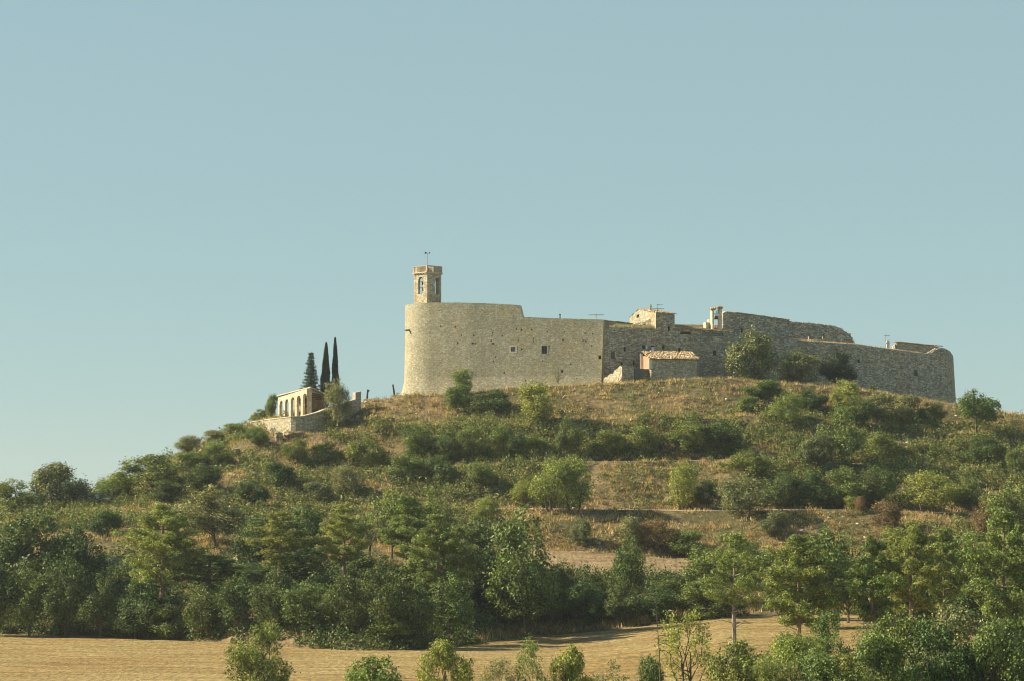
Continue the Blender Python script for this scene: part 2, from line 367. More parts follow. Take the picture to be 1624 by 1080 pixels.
def grid_obj(name, rsel, csel, mat, dz=0.0):
    X = GX[rsel][:, csel]; Y = GY[rsel][:, csel]; Z = GZ[rsel][:, csel] + dz
    r, c = X.shape; V = np.stack([X, Y, Z], -1).reshape(-1, 3)
    i = np.arange(r * c).reshape(r, c); Q = np.stack([i[:-1, :-1], i[:-1, 1:], i[1:, 1:], i[1:, :-1]], -1).reshape(-1, 4)
    o = bpy.data.objects.new(name, mesh_np(name, V, Q, mat, True)); C.objects.link(o); return o
allc = np.arange(len(PXG))
tag(grid_obj('hillside_terrain', np.arange(len(LR)), allc, M['land']), 'terraced hillside of dry grass and bare soil under the castle', 'hill', kind='structure')
tag(grid_obj('stubble_field', np.where((LR >= 3) & (LR <= 4.0))[0], allc, M['stubble'], 0.03), 'golden stubble field at the foot of the wooded hill', 'field', kind='structure')
tag(grid_obj('upper_field', np.where((LR >= 6) & (LR <= 7.0))[0], np.where((PXG > 780) & (PXG < 1140))[0], M['upstubble'], 0.03), 'small pale stubble strip on a terrace behind the wood', 'field', kind='structure')
tag(grid_obj('lower_track', np.where((LR >= 8) & (LR <= 9.01))[0], np.where((PXG > 760) & (PXG < 1700))[0], M['track'], 0.03), 'pale earth track along the lower terrace', 'track', kind='structure')
tag(grid_obj('upper_track', np.where((LR >= 10) & (LR <= 11.01))[0], np.where((PXG > 440) & (PXG < 1700))[0], M['track'], 0.03), 'pale earth track along the upper terrace', 'track', kind='structure')

tag(grid_obj('castle_path', np.where((LR >= 12) & (LR <= 13.01))[0], np.where((PXG > 1270) & (PXG < 1570))[0], M['track'], 0.03), 'reddish earth ledge under the right end of the rampart', 'path', kind='structure')
# ------------------------------------------------------------------ scattered cover (stuff)
def leaf_quads(rng, P, size, up=0.25, outward=None, narrow=0.7):
    """P (n,3) centres -> diamond leaves"""
    n = len(P); nr = rng.normal(size=(n, 3)); nr /= np.linalg.norm(nr, axis=1)[:, None]
    if outward is not None: nr = nr * 0.9 + outward * 0.75
    nr[:, 2] += up; nr /= np.linalg.norm(nr, axis=1)[:, None]
    a = np.cross(nr, rng.normal(size=(n, 3))); a /= np.linalg.norm(a, axis=1)[:, None]; b = np.cross(nr, a)
    s = size * (0.65 + 0.7 * rng.random(n))[:, None]
    V = np.stack([P - a * s, P - b * s * narrow, P + a * s, P + b * s * narrow], 1).reshape(-1, 3)
    return V, np.arange(4 * n).reshape(n, 4)
def blades(rng, P, h, w, lean=0.35):
    n = len(P); d = rng.normal(size=(n, 3)) * lean; d[:, 2] = 1; hh = h * (0.5 + rng.random(n))[:, None]
    t = rng.random(n) * 2 * math.pi; s = np.stack([np.cos(t), np.sin(t), 0 * t], 1) * w
    V = np.stack([P - s, P + s, P + d * hh], 1).reshape(-1, 3); return V, np.arange(3 * n).reshape(n, 3)
def ground_many(px, Y):
    i = np.clip(np.searchsorted(PXG, px) - 1, 0, len(PXG) - 2); out = np.empty(len(px)); order = np.argsort(i)
    lev = np.empty(len(px))
    for k in np.unique(i):
        s = np.where(i == k)[0]; t = (px[s] - PXG[k]) / (PXG[k + 1] - PXG[k])
        out[s] = np.interp(Y[s], GY[:, k], GZ[:, k]) * (1 - t) + np.interp(Y[s], GY[:, k + 1], GZ[:, k + 1]) * t
        lev[s] = np.interp(Y[s], GY[:, k], LR)
    return out, lev
def scatter(rng, n, pfun, ylo=236, yhi=412, plo=-180, phi=1800):
    px = rng.uniform(plo, phi, n); Y = rng.uniform(ylo, yhi, n)
    z, lev = ground_many(px, Y); X = (px - CX) / F * Y; row = prow(z, Y)
    keep = rng.random(n) < pfun(px, Y, lev, row, X)
    return X[keep], Y[keep], z[keep], lev[keep], px[keep]
def smooth(x, a, b): t = np.clip((x - a) / (b - a), 0, 1); return t * t * (3 - 2 * t)
def box_(x, a, b, w): return smooth(x, a - w, a + w) * (1 - smooth(x, b - w, b + w))
def no_build(px, Y, lev):    # keep the cover off the fields and tracks and out of the buildings
    f = ((lev >= 3) & (lev <= 4.0)) | ((lev >= 6.02) & (lev <= 6.97) & (px > 785) & (px < 1135)) | ((lev >= 8.1) & (lev <= 8.95) & (px > 765)) | ((lev >= 10.1) & (lev <= 10.95) & (px > 445))
    return 1.0 - f
def p_ivy(px, Y, lev, row, X):
    nz = fbm(X / 9.0, Y / 6.0, 41, 3)
    d = 0 * px
    d += box_(lev, 11.05, 12.0, .04) * box_(px, 430, 1720, 60) * 0.95
    d += box_(lev, 12.35, 13.2, .1) * (box_(px, 720, 830, 15) * .8 + box_(px, 1180, 1800, 40) * .8 + box_(px, 380, 620, 40) * .3 + box_(px, 850, 1180, 40) * .10)
    d += box_(lev, 9.05, 10.0, .04) * (box_(px, 1190, 1800, 40) * 1.0 + box_(px, 420, 880, 50) * .7 + box_(px, 860, 1190, 40) * .15)
    d += box_(lev, 4.1, 6.0, .1) * box_(px, 1300, 1900, 60) * .5
    d += box_(lev, 7.0, 8.0, .1) * (box_(px, -400, 800, 60) * .6 + box_(px, 1500, 1800, 80) * .4)
    d += box_(lev, 9.0, 14, .1) * box_(px, -400, 430, 50) * .36
    return d * smooth(nz, .33, .46) * no_build(px, Y, lev)
def p_brush(px, Y, lev, row, X):
    nz = fbm(X / 6.0 + 50, Y / 5.0, 77, 3)
    d = 0 * px + box_(lev, 7.0, 14.2, .05) * .45 + box_(lev, 13.0, 14.4, .05) * .15 + box_(lev, 4.0, 6, .1) * .12
    d += box_(lev, 7.05, 7.95, .05) * box_(px, 780, 1600, 60) * .6
    return d * smooth(nz, .44, .58) * no_build(px, Y, lev)
def clumps(rng, X, Y, z, rad, hgt, nl, size, up=0.3):
    n = len(X); r = rad * (0.55 + 0.9 * rng.random(n)); h = hgt * (0.35 + 1.3 * rng.random(n) ** 1.6) * r / rad
    idx = np.repeat(np.arange(n), nl); k = len(idx)
    d = rng.normal(size=(k, 3)); d /= np.linalg.norm(d, axis=1)[:, None]; d[:, 2] = np.abs(d[:, 2])
    rr = 0.72 + 0.33 * rng.random(k)
    P = np.stack([X[idx] + d[:, 0] * r[idx] * rr, Y[idx] + d[:, 1] * r[idx] * rr, z[idx] - .15 + d[:, 2] * h[idx] * rr], 1)
    return leaf_quads(rng, P, size, up, d)
def stuff(name, V, Q, mat, label, cat):
    o = bpy.data.objects.new(name, mesh_np(name, V, Q, mat)); C.objects.link(o); return tag(o, label, cat, kind='stuff')
rng = np.random.default_rng(5)
X, Y, z, lev, px = scatter(rng, 62000, p_ivy)
V, Q = clumps(rng, X, Y, z, 1.0, 1.5, 85, 0.125)
stuff('ivy_scrub', V, Q, M['ivy'], 'dark green ivy and bramble scrub spreading over the terrace banks', 'scrub')
X, Y, z, lev, px = scatter(rng, 13000, lambda px, Y, lev, row, X: box_(lev, 4.02, 6.1, .02) * box_(px, -400, 1165, 20) * (1 - box_(px, 770, 1165, 15) * box_(lev, 3, 4.75, .05)), 240, 325)
V, Q = clumps(rng, X, Y, z, 1.1, 1.5, 80, 0.135)
stuff('wood_undergrowth', V, Q, M['leaf_dark'], 'dark tangled undergrowth filling the wood above the stubble field', 'undergrowth')  # darker leaf colour stands in for shade under the trees
X, Y, z, lev, px = scatter(rng, 34000, p_brush)
V, Q = clumps(rng, X, Y, z, 0.7, 0.9, 42, 0.11)
stuff('dry_brush', V, Q, M['brush'], 'low olive and brown brush dotted over the dry slopes', 'brush')

def p_grass(px, Y, lev, row, X):
    return (box_(lev, 4.15, 14.6, .05)) * no_build(px, Y, lev) * smooth(fbm(X / 4., Y / 4., 12, 3), .3, .5)
X, Y, z, lev, px = scatter(rng, 26000, p_grass, 240, 408)
idx = np.repeat(np.arange(len(X)), 16); P = np.stack([X[idx] + rng.normal(size=len(idx)) * .35, Y[idx] + rng.normal(size=len(idx)) * .35, z[idx] - .1], 1)
V, Q = blades(rng, P, 0.55, 0.06); stuff('dry_grass', V, Q, M['drygrass'], 'dry golden grass covering the slopes and terraces', 'grass')
X, Y, z, lev, px = scatter(rng, 9000, lambda px, Y, lev, row, X: box_(lev, 11.0, 14.6, .05) * smooth(fbm(X / 5. + 9, Y / 5., 55, 3), .5, .6) + box_(lev, 4.0, 4.6, .05) * .0)
idx = np.repeat(np.arange(len(X)), 16); P = np.stack([X[idx] + rng.normal(size=len(idx)) * .4, Y[idx] + rng.normal(size=len(idx)) * .4, z[idx] - .1], 1)
V, Q = blades(rng, P, 0.45, 0.06); stuff('green_grass', V, Q, M['greengrass'], 'patches of greener grass near the castle', 'grass')
# reeds and tall weeds on the bank behind the field, below the upper strip
X, Y, z, lev, px = scatter(rng, 9000, lambda px, Y, lev, row, X: box_(lev, 4.03, 5.0, .02) * box_(px, 775, 1180, 20), 240, 340)
idx = np.repeat(np.arange(len(X)), 12); P = np.stack([X[idx] + rng.normal(size=len(idx)) * .4, Y[idx] + rng.normal(size=len(idx)) * .4, z[idx] - .1], 1)
V, Q = blades(rng, P, 1.1, 0.07, .25); stuff('tall_weeds', V, Q, M['brush'], 'tall dry weeds on the bank behind the stubble field', 'weeds')
# loose stones
def stones(rng, X, Y, z, s0, s1):
    n = len(X); base = np.array([(-1, -1, -1), (1, -1, -1), (1, 1, -1), (-1, 1, -1), (-1, -1, 1), (1, -1, 1), (1, 1, 1), (-1, 1, 1)], float)
    s = rng.uniform(s0, s1, (n, 1, 1)); V = base[None] * s * rng.uniform(.6, 1.3, (n, 1, 3)) * np.array([1.2, 1, .7]) + rng.normal(size=(n, 8, 3)) * s * .22
    t = rng.uniform(0, 6.28, n); c, q = np.cos(t)[:, None], np.sin(t)[:, None]
    V = np.stack([V[:, :, 0] * c - V[:, :, 1] * q, V[:, :, 0] * q + V[:, :, 1] * c, V[:, :, 2]], -1)
    V += np.stack([X, Y, z], 1)[:, None, :]
    f = np.array([(3, 2, 1, 0), (4, 5, 6, 7), (0, 1, 5, 4), (1, 2, 6, 5), (2, 3, 7, 6), (3, 0, 4, 7)])
    return V.reshape(-1, 3), (f[None] + 8 * np.arange(n)[:, None, None]).reshape(-1, 4)
X, Y, z, lev, px = scatter(rng, 9000, lambda px, Y, lev, row, X: box_(lev, 7, 14, .1) * smooth(fbm(X / 5. + 3, Y / 5., 91, 3), .54, .62) * (.3 + .5 * box_(px, 250, 620, 60)) * no_build(px, Y, lev), 325, 405)
V, Q = stones(rng, X, Y, z, .06, .26); stuff('loose_stones', V, Q, M['coping'], 'loose pale stones scattered on the slopes', 'stones')

# ------------------------------------------------------------------ plant meshes
def ell(rng, n, shell=0.0):
    d = rng.normal(size=(n, 3)); d /= np.linalg.norm(d, axis=1)[:, None]
    return d * (shell + (1 - shell) * rng.random(n) ** (1 / 3.))[:, None], d
PL = {}
def store(kind, crown, trunk, h, w): PL.setdefault(kind, []).append((crown, trunk, h, w))
def broadleaf(kind, seed, h, w, mat, bark, trunk_h=0.28, lobes=13, sub=22, nl=26, leaf=0.1, spread=.34, open_=0.0, stems=1, flat=1.0, lean=0.0, lobe_r=.30):
    rng = np.random.default_rng(seed); cz = h * (trunk_h + (1 - trunk_h) * .5); rz = h * (1 - trunk_h) * .5; rx = w * .5
    LC, _ = ell(rng, lobes, 0.45); LC = LC * (1 - lobe_r)
    LC[0] = (0, 0, .62)
    lr = lobe_r * (0.75 + .6 * rng.random(lobes))
    taper = 1 - .25 * np.clip(LC[:, 2], 0, 1)
    ctr = np.stack([LC[:, 0] * rx * taper + lean * LC[:, 2] * rz, LC[:, 1] * rx * taper, cz + LC[:, 2] * rz], 1)
    Ps = []; Ds = []
    for i in range(lobes):
        s_, d_ = ell(rng, sub, .72); s_ = s_ * np.array([lr[i] * rx * 1.05, lr[i] * rx * 1.05, lr[i] * rz * flat * 1.1])
        sc = ctr[i] + s_; rr = .16 * (rx + rz) * .5 * (0.6 + .7 * rng.random(sub)) * spread / .34
        if open_ > 0: k = rng.random(sub) > open_; sc = sc[k]; rr = rr[k]; d_ = d_[k]
        m_ = len(sc); idx = np.repeat(np.arange(m_), nl)
        g = rng.normal(size=(m_ * nl, 3)) * .55 * rr[idx][:, None]
        Ps.append(sc[idx] + g); gd = g / np.maximum(np.linalg.norm(g, axis=1), 1e-4)[:, None]; Ds.append(d_[idx] * .6 + gd * .6)
    P = np.concatenate(Ps); D = np.concatenate(Ds); P[:, 2] = np.maximum(P[:, 2], .05)
    V, Q = leaf_quads(rng, P, leaf, .25, D); crown = mesh_np(kind + '_crown', V, Q, M[mat])
    mb = MB(); r0 = w * .021 + .02; rnd = random.Random(seed)
    for s in range(stems):
        bx, by = (rnd.uniform(-.25, .25) * w * (stems > 1), rnd.uniform(-.2, .2) * w * (stems > 1))
        top = Vector((lean * rz * .4 + bx, by, cz)); fork = Vector((bx * .6, by * .6, h * trunk_h))
        mb.tube([(bx * .3, by * .3, -.4), (bx * .5 + rnd.uniform(-.1, .1), by * .5, h * trunk_h * .5), fork, (fork + top) / 2 + Vector((rnd.uniform(-.2, .2), 0, 0)), top], [r0 * 1.3, r0, r0 * .85, r0 * .6, r0 * .3], 6)
        for i in range(s, lobes, stems):
            c = Vector(ctr[i]); st = fork.lerp(top, rnd.random() * .8); mid = (st + c) / 2 + Vector((rnd.uniform(-.1, .1) * w, rnd.uniform(-.1, .1) * w, -.03 * h))
            mb.tube([st, mid, c], [r0 * .45, r0 * .3, r0 * .12], 5, cap=False)
            for q in range(3):
                e = c + Vector((rnd.uniform(-1, 1) * lr[i] * rx, rnd.uniform(-1, 1) * lr[i] * rx, rnd.uniform(-.4, 1) * lr[i] * rz))
                mb.tube([mid.lerp(c, .6), e], [r0 * .16, r0 * .05], 4, cap=False)
    o = mb.build('trunk_tmp', M[bark]); tm = o.data; bpy.data.objects.remove(o)
    store(kind, crown, tm, h, w)
def pine(kind, seed, h, w, mat, bark, bare=.38, whorls=11, per=5, leaf=.13, dens=1.0, deadb=7, top_round=True):
    rng = np.random.default_rng(seed); rnd = random.Random(seed); mb = MB(); r0 = h * .016 + .05
    bend = [Vector((rnd.uniform(-.25, .25), rnd.uniform(-.25, .25), 0)) for _ in range(3)]
    def spine(t): return Vector((bend[0].x * math.sin(t * 3) + bend[1].x * t, bend[0].y * math.sin(t * 3) + bend[1].y * t, h * t * .985))
    mb.tube([spine(-.03)] + [spine(i / 8) for i in range(1, 9)], [r0 * 1.25] + [r0 * (1.05 - .95 * i / 8) for i in range(1, 9)], 7)
    Ps = []; Ds = []
    for k in range(whorls):
        t = bare + (1 - bare) * (k + .3 * rnd.random()) / whorls; q = (t - bare) / (1 - bare)
        L = w * .5 * (min(1, .55 + 1.6 * q) * (1 - q ** 1.7) + .12) * rnd.uniform(.72, 1.18)
        for j in range(per):
            if rnd.random() < .14: continue
            a = 6.283 * (j + k * .5 + rnd.uniform(-.3, .3)) / per; l = L * rnd.uniform(.6, 1.12); rise = rnd.uniform(-.12, .45) + .25 * q
            s = spine(t); d = Vector((math.cos(a), math.sin(a), 0)); e = s + d * l + Vector((0, 0, l * rise)); mid = s + d * l * .5 + Vector((0, 0, l * rise * .25))
            mb.tube([s, mid, e], [r0 * .28 * (1 - .5 * q), r0 * .2, r0 * .06], 4, cap=False)
            nc = max(3, int(l * 4.0 * dens))
            for c in range(nc):
                f = .35 + .65 * (c + rnd.random()) / nc; b = s.lerp(e, f) if f > .5 else s.lerp(mid, f * 2)
                off = Vector((rnd.gauss(0, .20), rnd.gauss(0, .20), rnd.gauss(.05, .10))) * l * .55
                cr = rnd.uniform(.26, .48) * (.75 + .5 * w / 6) * .8; n = int(46 * dens)
                g, dd = ell(rng, n, .3); g = g * np.array([cr, cr, cr * .8])
                Ps.append(np.array(b + off) + g); Ds.append(dd)
    for k in range(deadb):
        t = rnd.uniform(.2, bare + .12); a = rnd.uniform(0, 6.28); l = w * rnd.uniform(.12, .38); s = spine(t)
        e = s + Vector((math.cos(a) * l, math.sin(a) * l, l * rnd.uniform(-.15, .3))); mid = (s + e) / 2 + Vector((0, 0, l * .12))
        mb.tube([s, mid, e], [.05, .035, .012], 4, cap=False); mb.tube([mid, mid + Vector((rnd.uniform(-.5, .5), rnd.uniform(-.5, .5), .35))], [.025, .008], 4, cap=False)
    P = np.concatenate(Ps); D = np.concatenate(Ds); V, Q = leaf_quads(rng, P, leaf, .45, D, .35)
    o = mb.build('trunk_tmp', M[bark]); tm = o.data; bpy.data.objects.remove(o)
    store(kind, mesh_np(kind + '_crown', V, Q, M[mat]), tm, h, w)
def cypress(seed, h, w):
    rng = np.random.default_rng(seed); n = 9000; t = rng.random(n) ** .8; a = rng.random(n) * 6.283
    lump = .70 + .5 * vnoise(a * 2.2, t * 9, seed)
    r = w * .5 * 1.1 * (1 - t) ** .72 * np.minimum(1, .5 + 2.0 * t) * lump * (.72 + .28 * rng.random(n))
    P = np.stack([r * np.cos(a) + .15 * t, r * np.sin(a), .25 + t * (h - .3)], 1); D = np.stack([np.cos(a), np.sin(a), .6 + 0 * a], 1)
    V, Q = leaf_quads(rng, P, .13, .8, D, .45); mb = MB(); mb.tube([(0, 0, -.4), (0, 0, h * .5), (.1, 0, h * .9)], [.22, .12, .03], 6)
    o = mb.build('t', M['bark']); tm = o.data; bpy.data.objects.remove(o); store('cypress', mesh_np('cypress_crown', V, Q, M['leaf_cypress']), tm, h, w)
def fir(seed, h, w):
    rng = np.random.default_rng(seed); rnd = random.Random(seed); mb = MB(); mb.tube([(0, 0, -.4), (0, 0, h * .6), (0, 0, h)], [.16, .08, .02], 6); Ps = []; Ds = []
    for k in range(17):
        t = .06 + .93 * k / 17; L = w * .5 * (1 - t) ** .85 * 1.15
        for j in range(8):
            a = 6.283 * (j + .5 * (k % 2)) / 8 + rnd.uniform(-.2, .2); l = L * rnd.uniform(.7, 1.12); e = Vector((math.cos(a) * l, math.sin(a) * l, h * t + l * .22)); s = Vector((0, 0, h * t))
            mb.tube([s, e], [.04, .01], 4, cap=False)
            m_ = int(70 * l / (w * .5)) + 18; f = rng.random(m_) ** .7
            P = np.array(s)[None] * (1 - f[:, None]) + np.array(e)[None] * f[:, None] + rng.normal(size=(m_, 3)) * np.array([.15, .15, .08]) * (1.2 - f[:, None] * .5)
            Ps.append(P); Ds.append(np.tile([math.cos(a), math.sin(a), .5], (m_, 1)))
    V, Q = leaf_quads(rng, np.concatenate(Ps), .11, .5, np.concatenate(Ds), .4)
    o = mb.build('t', M['bark']); tm = o.data; bpy.data.objects.remove(o); store('fir', mesh_np('fir_crown', V, Q, M['leaf_fir']), tm, h, w)
def bare_tree(kind, seed, h, w, bark, slim=True):
    rnd = random.Random(seed); mb = MB(); r0 = .10 if slim else .16
    def sp(t): return Vector((.25 * math.sin(t * 4) , .1 * t, h * t))
    mb.tube([sp(-.05)] + [sp(i / 8) for i in range(1, 9)], [r0 * 1.3] + [r0 * (1.05 - i / 8.6) for i in range(1, 9)], 6)
    for k in range(26):
        t = rnd.uniform(.22, .96); a = rnd.uniform(0, 6.28); l = w * .5 * (1.15 - t) * rnd.uniform(.5, 1.1); s = sp(t); q = s
        pts = [s]; dirv = Vector((math.cos(a), math.sin(a), rnd.uniform(.1, .5)))
        for i in range(3):
            q = q + dirv * l / 3; dirv = dirv + Vector((rnd.uniform(-.2, .2), rnd.uniform(-.2, .2), -.35)); pts.append(q)
            mb.tube([q, q + Vector((rnd.uniform(-1, 1), rnd.uniform(-1, 1), rnd.uniform(-.6, .3))) * l * .3], [.018, .006], 3, cap=False)
        mb.tube(pts, [.04, .03, .02, .007], 4, cap=False)
    o = mb.build('t', M[bark]); tm = o.data; bpy.data.objects.remove(o); store(kind, None, tm, h, w)

for s in (1, 2, 3):   # woodland and hillside trees, 250-400 m away
    broadleaf('oak', 10 + s, 10, 8, 'leaf_dark', 'bark', .05, 17, 26, 36, .13, .31, open_=.14, lobe_r=.27)
    broadleaf('loose', 20 + s, 8, 6.5, 'leaf_mid', 'bark', .14, 14, 24, 32, .11, .32, open_=.18)
    broadleaf('bush', 30 + s, 5, 5.5, 'leaf_mid', 'bark', .03, 14, 24, 36, .095, .36, stems=3, open_=.08)
    broadleaf('airy', 40 + s, 6, 5.5, 'leaf_olive', 'bark', .08, 14, 26, 28, .085, .36, open_=.12, stems=2)
for s in (1, 2, 3):   # nearer trees, 130-200 m away, with smaller leaves
    broadleaf('near', 50 + s, 8, 7, 'leaf_mid', 'bark', .12, 18, 26, 34, .085, .26, open_=.15, lobe_r=.25)
    broadleaf('nearbush', 60 + s, 4.5, 5, 'leaf_bright', 'bark', .03, 13, 26, 30, .075, .32, stems=3, open_=.05)
    broadleaf('nearairy', 70 + s, 8, 4.5, 'leaf_bright', 'bark', .12, 12, 20, 22, .07, .27, open_=.25, stems=2, lobe_r=.24)
for s in (1, 2, 3, 4):
    pine('pine', 80 + s, 14, 7.5, 'leaf_pine', 'pine_bark', .36, 11, 5, .115, 1.35)
pine('ragged', 91, 15, 8, 'leaf_pine', 'pale_bark', .50, 8, 5, .11, 1.1, 22)
for s in (1, 2): pine('slim', 94 + s, 12, 6, 'leaf_pine', 'pine_bark', .38, 10, 5, .11, 1.3)
cypress(3, 7.4, 1.7); cypress(4, 7.4, 1.3)
fir(5, 6.4, 3.0)
bare_tree('dead', 6, 12, 5, 'bark'); 
broadleaf('twiggy', 7, 5, 4, 'leaf_olive', 'pale_bark', .2, 11, 9, 10, .09, .3, open_=.35, stems=2)
broadleaf('twiggy', 8, 8, 6, 'leaf_olive', 'bark', .3, 12, 8, 9, .10, .3, open_=.4, stems=1)

count = {}
def plant(name, kind, px, top, w, label, cat, mat=None, base=None, Y=None, var=None, rz=None, group=None, lean=0):
    """one tree: px column of the stem, top image row, crown width in px, foot given by image row or distance"""
    if Y is None: Y = hitY(px, base)
    X0 = (px - CX) / F * Y; z0 = ground(X0, Y) - .1
    zt = zat(top, Y); X0 = at(px, (top + prow(z0, Y)) / 2, Y).x
    i = count.get(kind, 0); count[kind] = i + 1
    crown, trunk, h0, w0 = PL[kind][(i if var is None else var) % len(PL[kind])]
    h = max(zt - z0, .6); W = w / F * Y * (1.25 if crown else 1); h *= 1.04
    r = empty(name, (X0, Y, z0), label, cat, group)
    r.rotation_euler = (0, R(lean), (rz if rz is not None else (i * 2.399) % 6.283)); r.scale = (W / w0, W / w0, h / h0)
    t = bpy.data.objects.new('trunk', trunk); C.objects.link(t); t.parent = r
    if crown:
        c = bpy.data.objects.new('crown', crown); C.objects.link(c); c.parent = r
        if mat: c.material_slots[0].link = 'OBJECT'; c.material_slots[0].material = M[mat]
    return r
# ------------------------------------------------------------------ walls and buildings
class Wall:
    """upright wall following a plan polyline; s runs left to right, measured in image columns; outside faces the camera side"""
    def __init__(self, plan, top, bot, ops=(), thick=0.9, flare=None, jitter=0.0, seed=1, step=6.0):
        self.plan = plan; self.S = [p[0] for p in plan]; self.top = top; self.bot = bot; self.ops = ops
        self.thick = thick; self.flare = flare; self.jit = jitter; self.rnd = random.Random(seed); self.step = step
    def xy(self, s):
        Y = float(np.interp(s, self.S, [p[1] for p in self.plan])); X = at(s, 560, Y).x; return X, Y
    def nrm(self, s):
        a = self.xy(s - .5 if s > self.S[0] + .5 else s); b = self.xy(s + .5 if s < self.S[-1] - .5 else s)
        d = Vector((b[0] - a[0], b[1] - a[1], 0)).normalized(); return Vector((d.y, -d.x, 0))
    def pt(self, s, z, out=0.0):
        X, Y = self.xy(s); n = self.nrm(s); f = self.flare(z) if self.flare else 0
        return Vector((X, Y, z)) + n * (out + f)
    def zz(self, s, row): return zat(row, self.xy(s)[1])
    def ztop(self, s): return self.zz(s, float(np.interp(s, [t[0] for t in self.top], [t[1] for t in self.top]))) 
    def build(self, mb, cap=0, back=True):
        br = set(self.S) | {t[0] for t in self.top}
        s = self.S[0]
        while s < self.S[-1]: br.add(s); s += self.step
        ops = []
        for o in self.ops:
            s0, s1, r0, r1 = o[:4]; arch = o[4] if len(o) > 4 else None; thr = arch == 'through' or (len(o) > 5 and o[5])
            ops.append((s0, s1, self.zz((s0 + s1) / 2, r1), self.zz((s0 + s1) / 2, r0), arch == 'arch' or arch == 'point', thr)); br |= {s0, s1}
            if ops[-1][4]: br |= {s0 + (s1 - s0) * k / 8 for k in range(1, 8)}
        br = sorted(b for b in br if self.S[0] <= b <= self.S[-1])
        br = [b for i, b in enumerate(br) if i == 0 or b - br[i - 1] > 1e-4]
        jz = {b: self.rnd.uniform(-1, 1) * self.jit for b in br}
        def otop(o, s):
            if not o[4]: return o[3]
            u = (s - (o[0] + o[1]) / 2) / ((o[1] - o[0]) / 2); u = max(-1, min(1, u)); hw = self.width(o) / 2
            return o[3] - hw * 1.1 + hw * 1.1 * math.sqrt(max(0, 1 - u * u))
        T = self.thick; dep = min(T * .6, .45)
        for a, b in zip(br[:-1], br[1:]):
            m = (a + b) / 2; za, zb = self.ztop(a) + jz[a], self.ztop(b) + jz[b]
            cuts = sorted([o for o in ops if o[0] < m < o[1]], key=lambda o: o[2])
            for out, flip in ((0, False), (-T, True)):
                if flip and not back: continue
                la, lb = self.bot, self.bot
                for o in cuts:
                    if flip and not o[5]: continue
                    self.fq(mb, a, b, la, lb, o[2], o[2], out, flip); la, lb = otop(o, a), otop(o, b)
                self.fq(mb, a, b, la, lb, za, zb, out, flip)
            mb.quad(self.pt(a, za), self.pt(b, zb), self.pt(b, zb, -T), self.pt(a, za, -T), cap)
            for o in cuts:
                d = T if o[5] else dep
                mb.quad(self.pt(a, o[2]), self.pt(b, o[2]), self.pt(b, o[2], -d), self.pt(a, o[2], -d), 0)
                ta, tb = otop(o, a), otop(o, b)
                mb.quad(self.pt(a, ta, -d), self.pt(b, tb, -d), self.pt(b, tb), self.pt(a, ta), 0)
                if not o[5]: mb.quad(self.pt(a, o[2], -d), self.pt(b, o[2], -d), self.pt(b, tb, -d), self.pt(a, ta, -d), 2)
        for o in ops:
            d = T if o[5] else dep
            for s in (o[0], o[1]):
                mb.quad(self.pt(s, o[2]), self.pt(s, o[2], -d), self.pt(s, otop(o, s), -d), self.pt(s, otop(o, s)), 0)
        for s in (self.S[0], self.S[-1]):
            mb.quad(self.pt(s, self.bot), self.pt(s, self.bot, -T), self.pt(s, self.ztop(s) + jz.get(s, 0), -T), self.pt(s, self.ztop(s) + jz.get(s, 0)), 0)
    def width(self, o):
        a = self.xy(o[0]); b = self.xy(o[1]); return math.hypot(a[0] - b[0], a[1] - b[1])
    def fq(self, mb, a, b, la, lb, za, zb, out, flip):
        lo, hi = max(la, lb), min(za, zb); zs = [x for x in np.arange(self.bot, 52.9, .7) if lo + .02 < x < hi - .02] if self.flare else []
        zs = [(la, lb)] + [(x, x) for x in zs] + [(za, zb)]
        for (p, r), (p2, r2) in zip(zs[:-1], zs[1:]): self.q(mb, a, b, p, r, p2, r2, out, flip)
    def q(self, mb, a, b, la, lb, ha, hb, out, flip):
        p = [self.pt(a, la, out), self.pt(b, lb, out), self.pt(b, hb, out), self.pt(a, ha, out)]
        if flip: p.reverse()
        mb.quad(*p, 0)
    def window(self, parent, s0, s1, r0, r1, frame='wood', pane='window_dark', bars=1, surround=None, d=.3, name='window'):
        m = (s0 + s1) / 2; z0, z1 = self.zz(m, r1), self.zz(m, r0); mb = MB(); t = .09
        n = self.nrm(m); zm_ = (z0 + z1) / 2; a = self.pt(s0, zm_, -d); b = self.pt(s1, zm_, -d); a.z = b.z = 0; ang = math.atan2(b.y - a.y, b.x - a.x); w = math.hypot(b.x - a.x, b.y - a.y); c = (a + b) / 2
        ex = Vector((math.cos(ang), math.sin(ang), 0))
        for sgn in (-1, 1): mb.box(c + ex * sgn * (w / 2 - t / 2) + Vector((0, 0, (z0 + z1) / 2)), t, .1, z1 - z0, ang)
        for z in (z0 + t / 2, z1 - t / 2): mb.box(c + Vector((0, 0, z)), w - 2 * t, .096, t, ang)
        for k in range(bars): mb.box(c + ex * (w * ((k + 1) / (bars + 1) - .5)) + Vector((0, 0, (z0 + z1) / 2)), t * .7, .09, z1 - z0 - 2 * t, ang)
        f = mb.build(name, M[frame], parent)
        g = MB(); g.box(c - n * .03 + Vector((0, 0, (z0 + z1) / 2)), w - t, .02, z1 - z0 - t, ang); g.build('pane', M[pane], f)
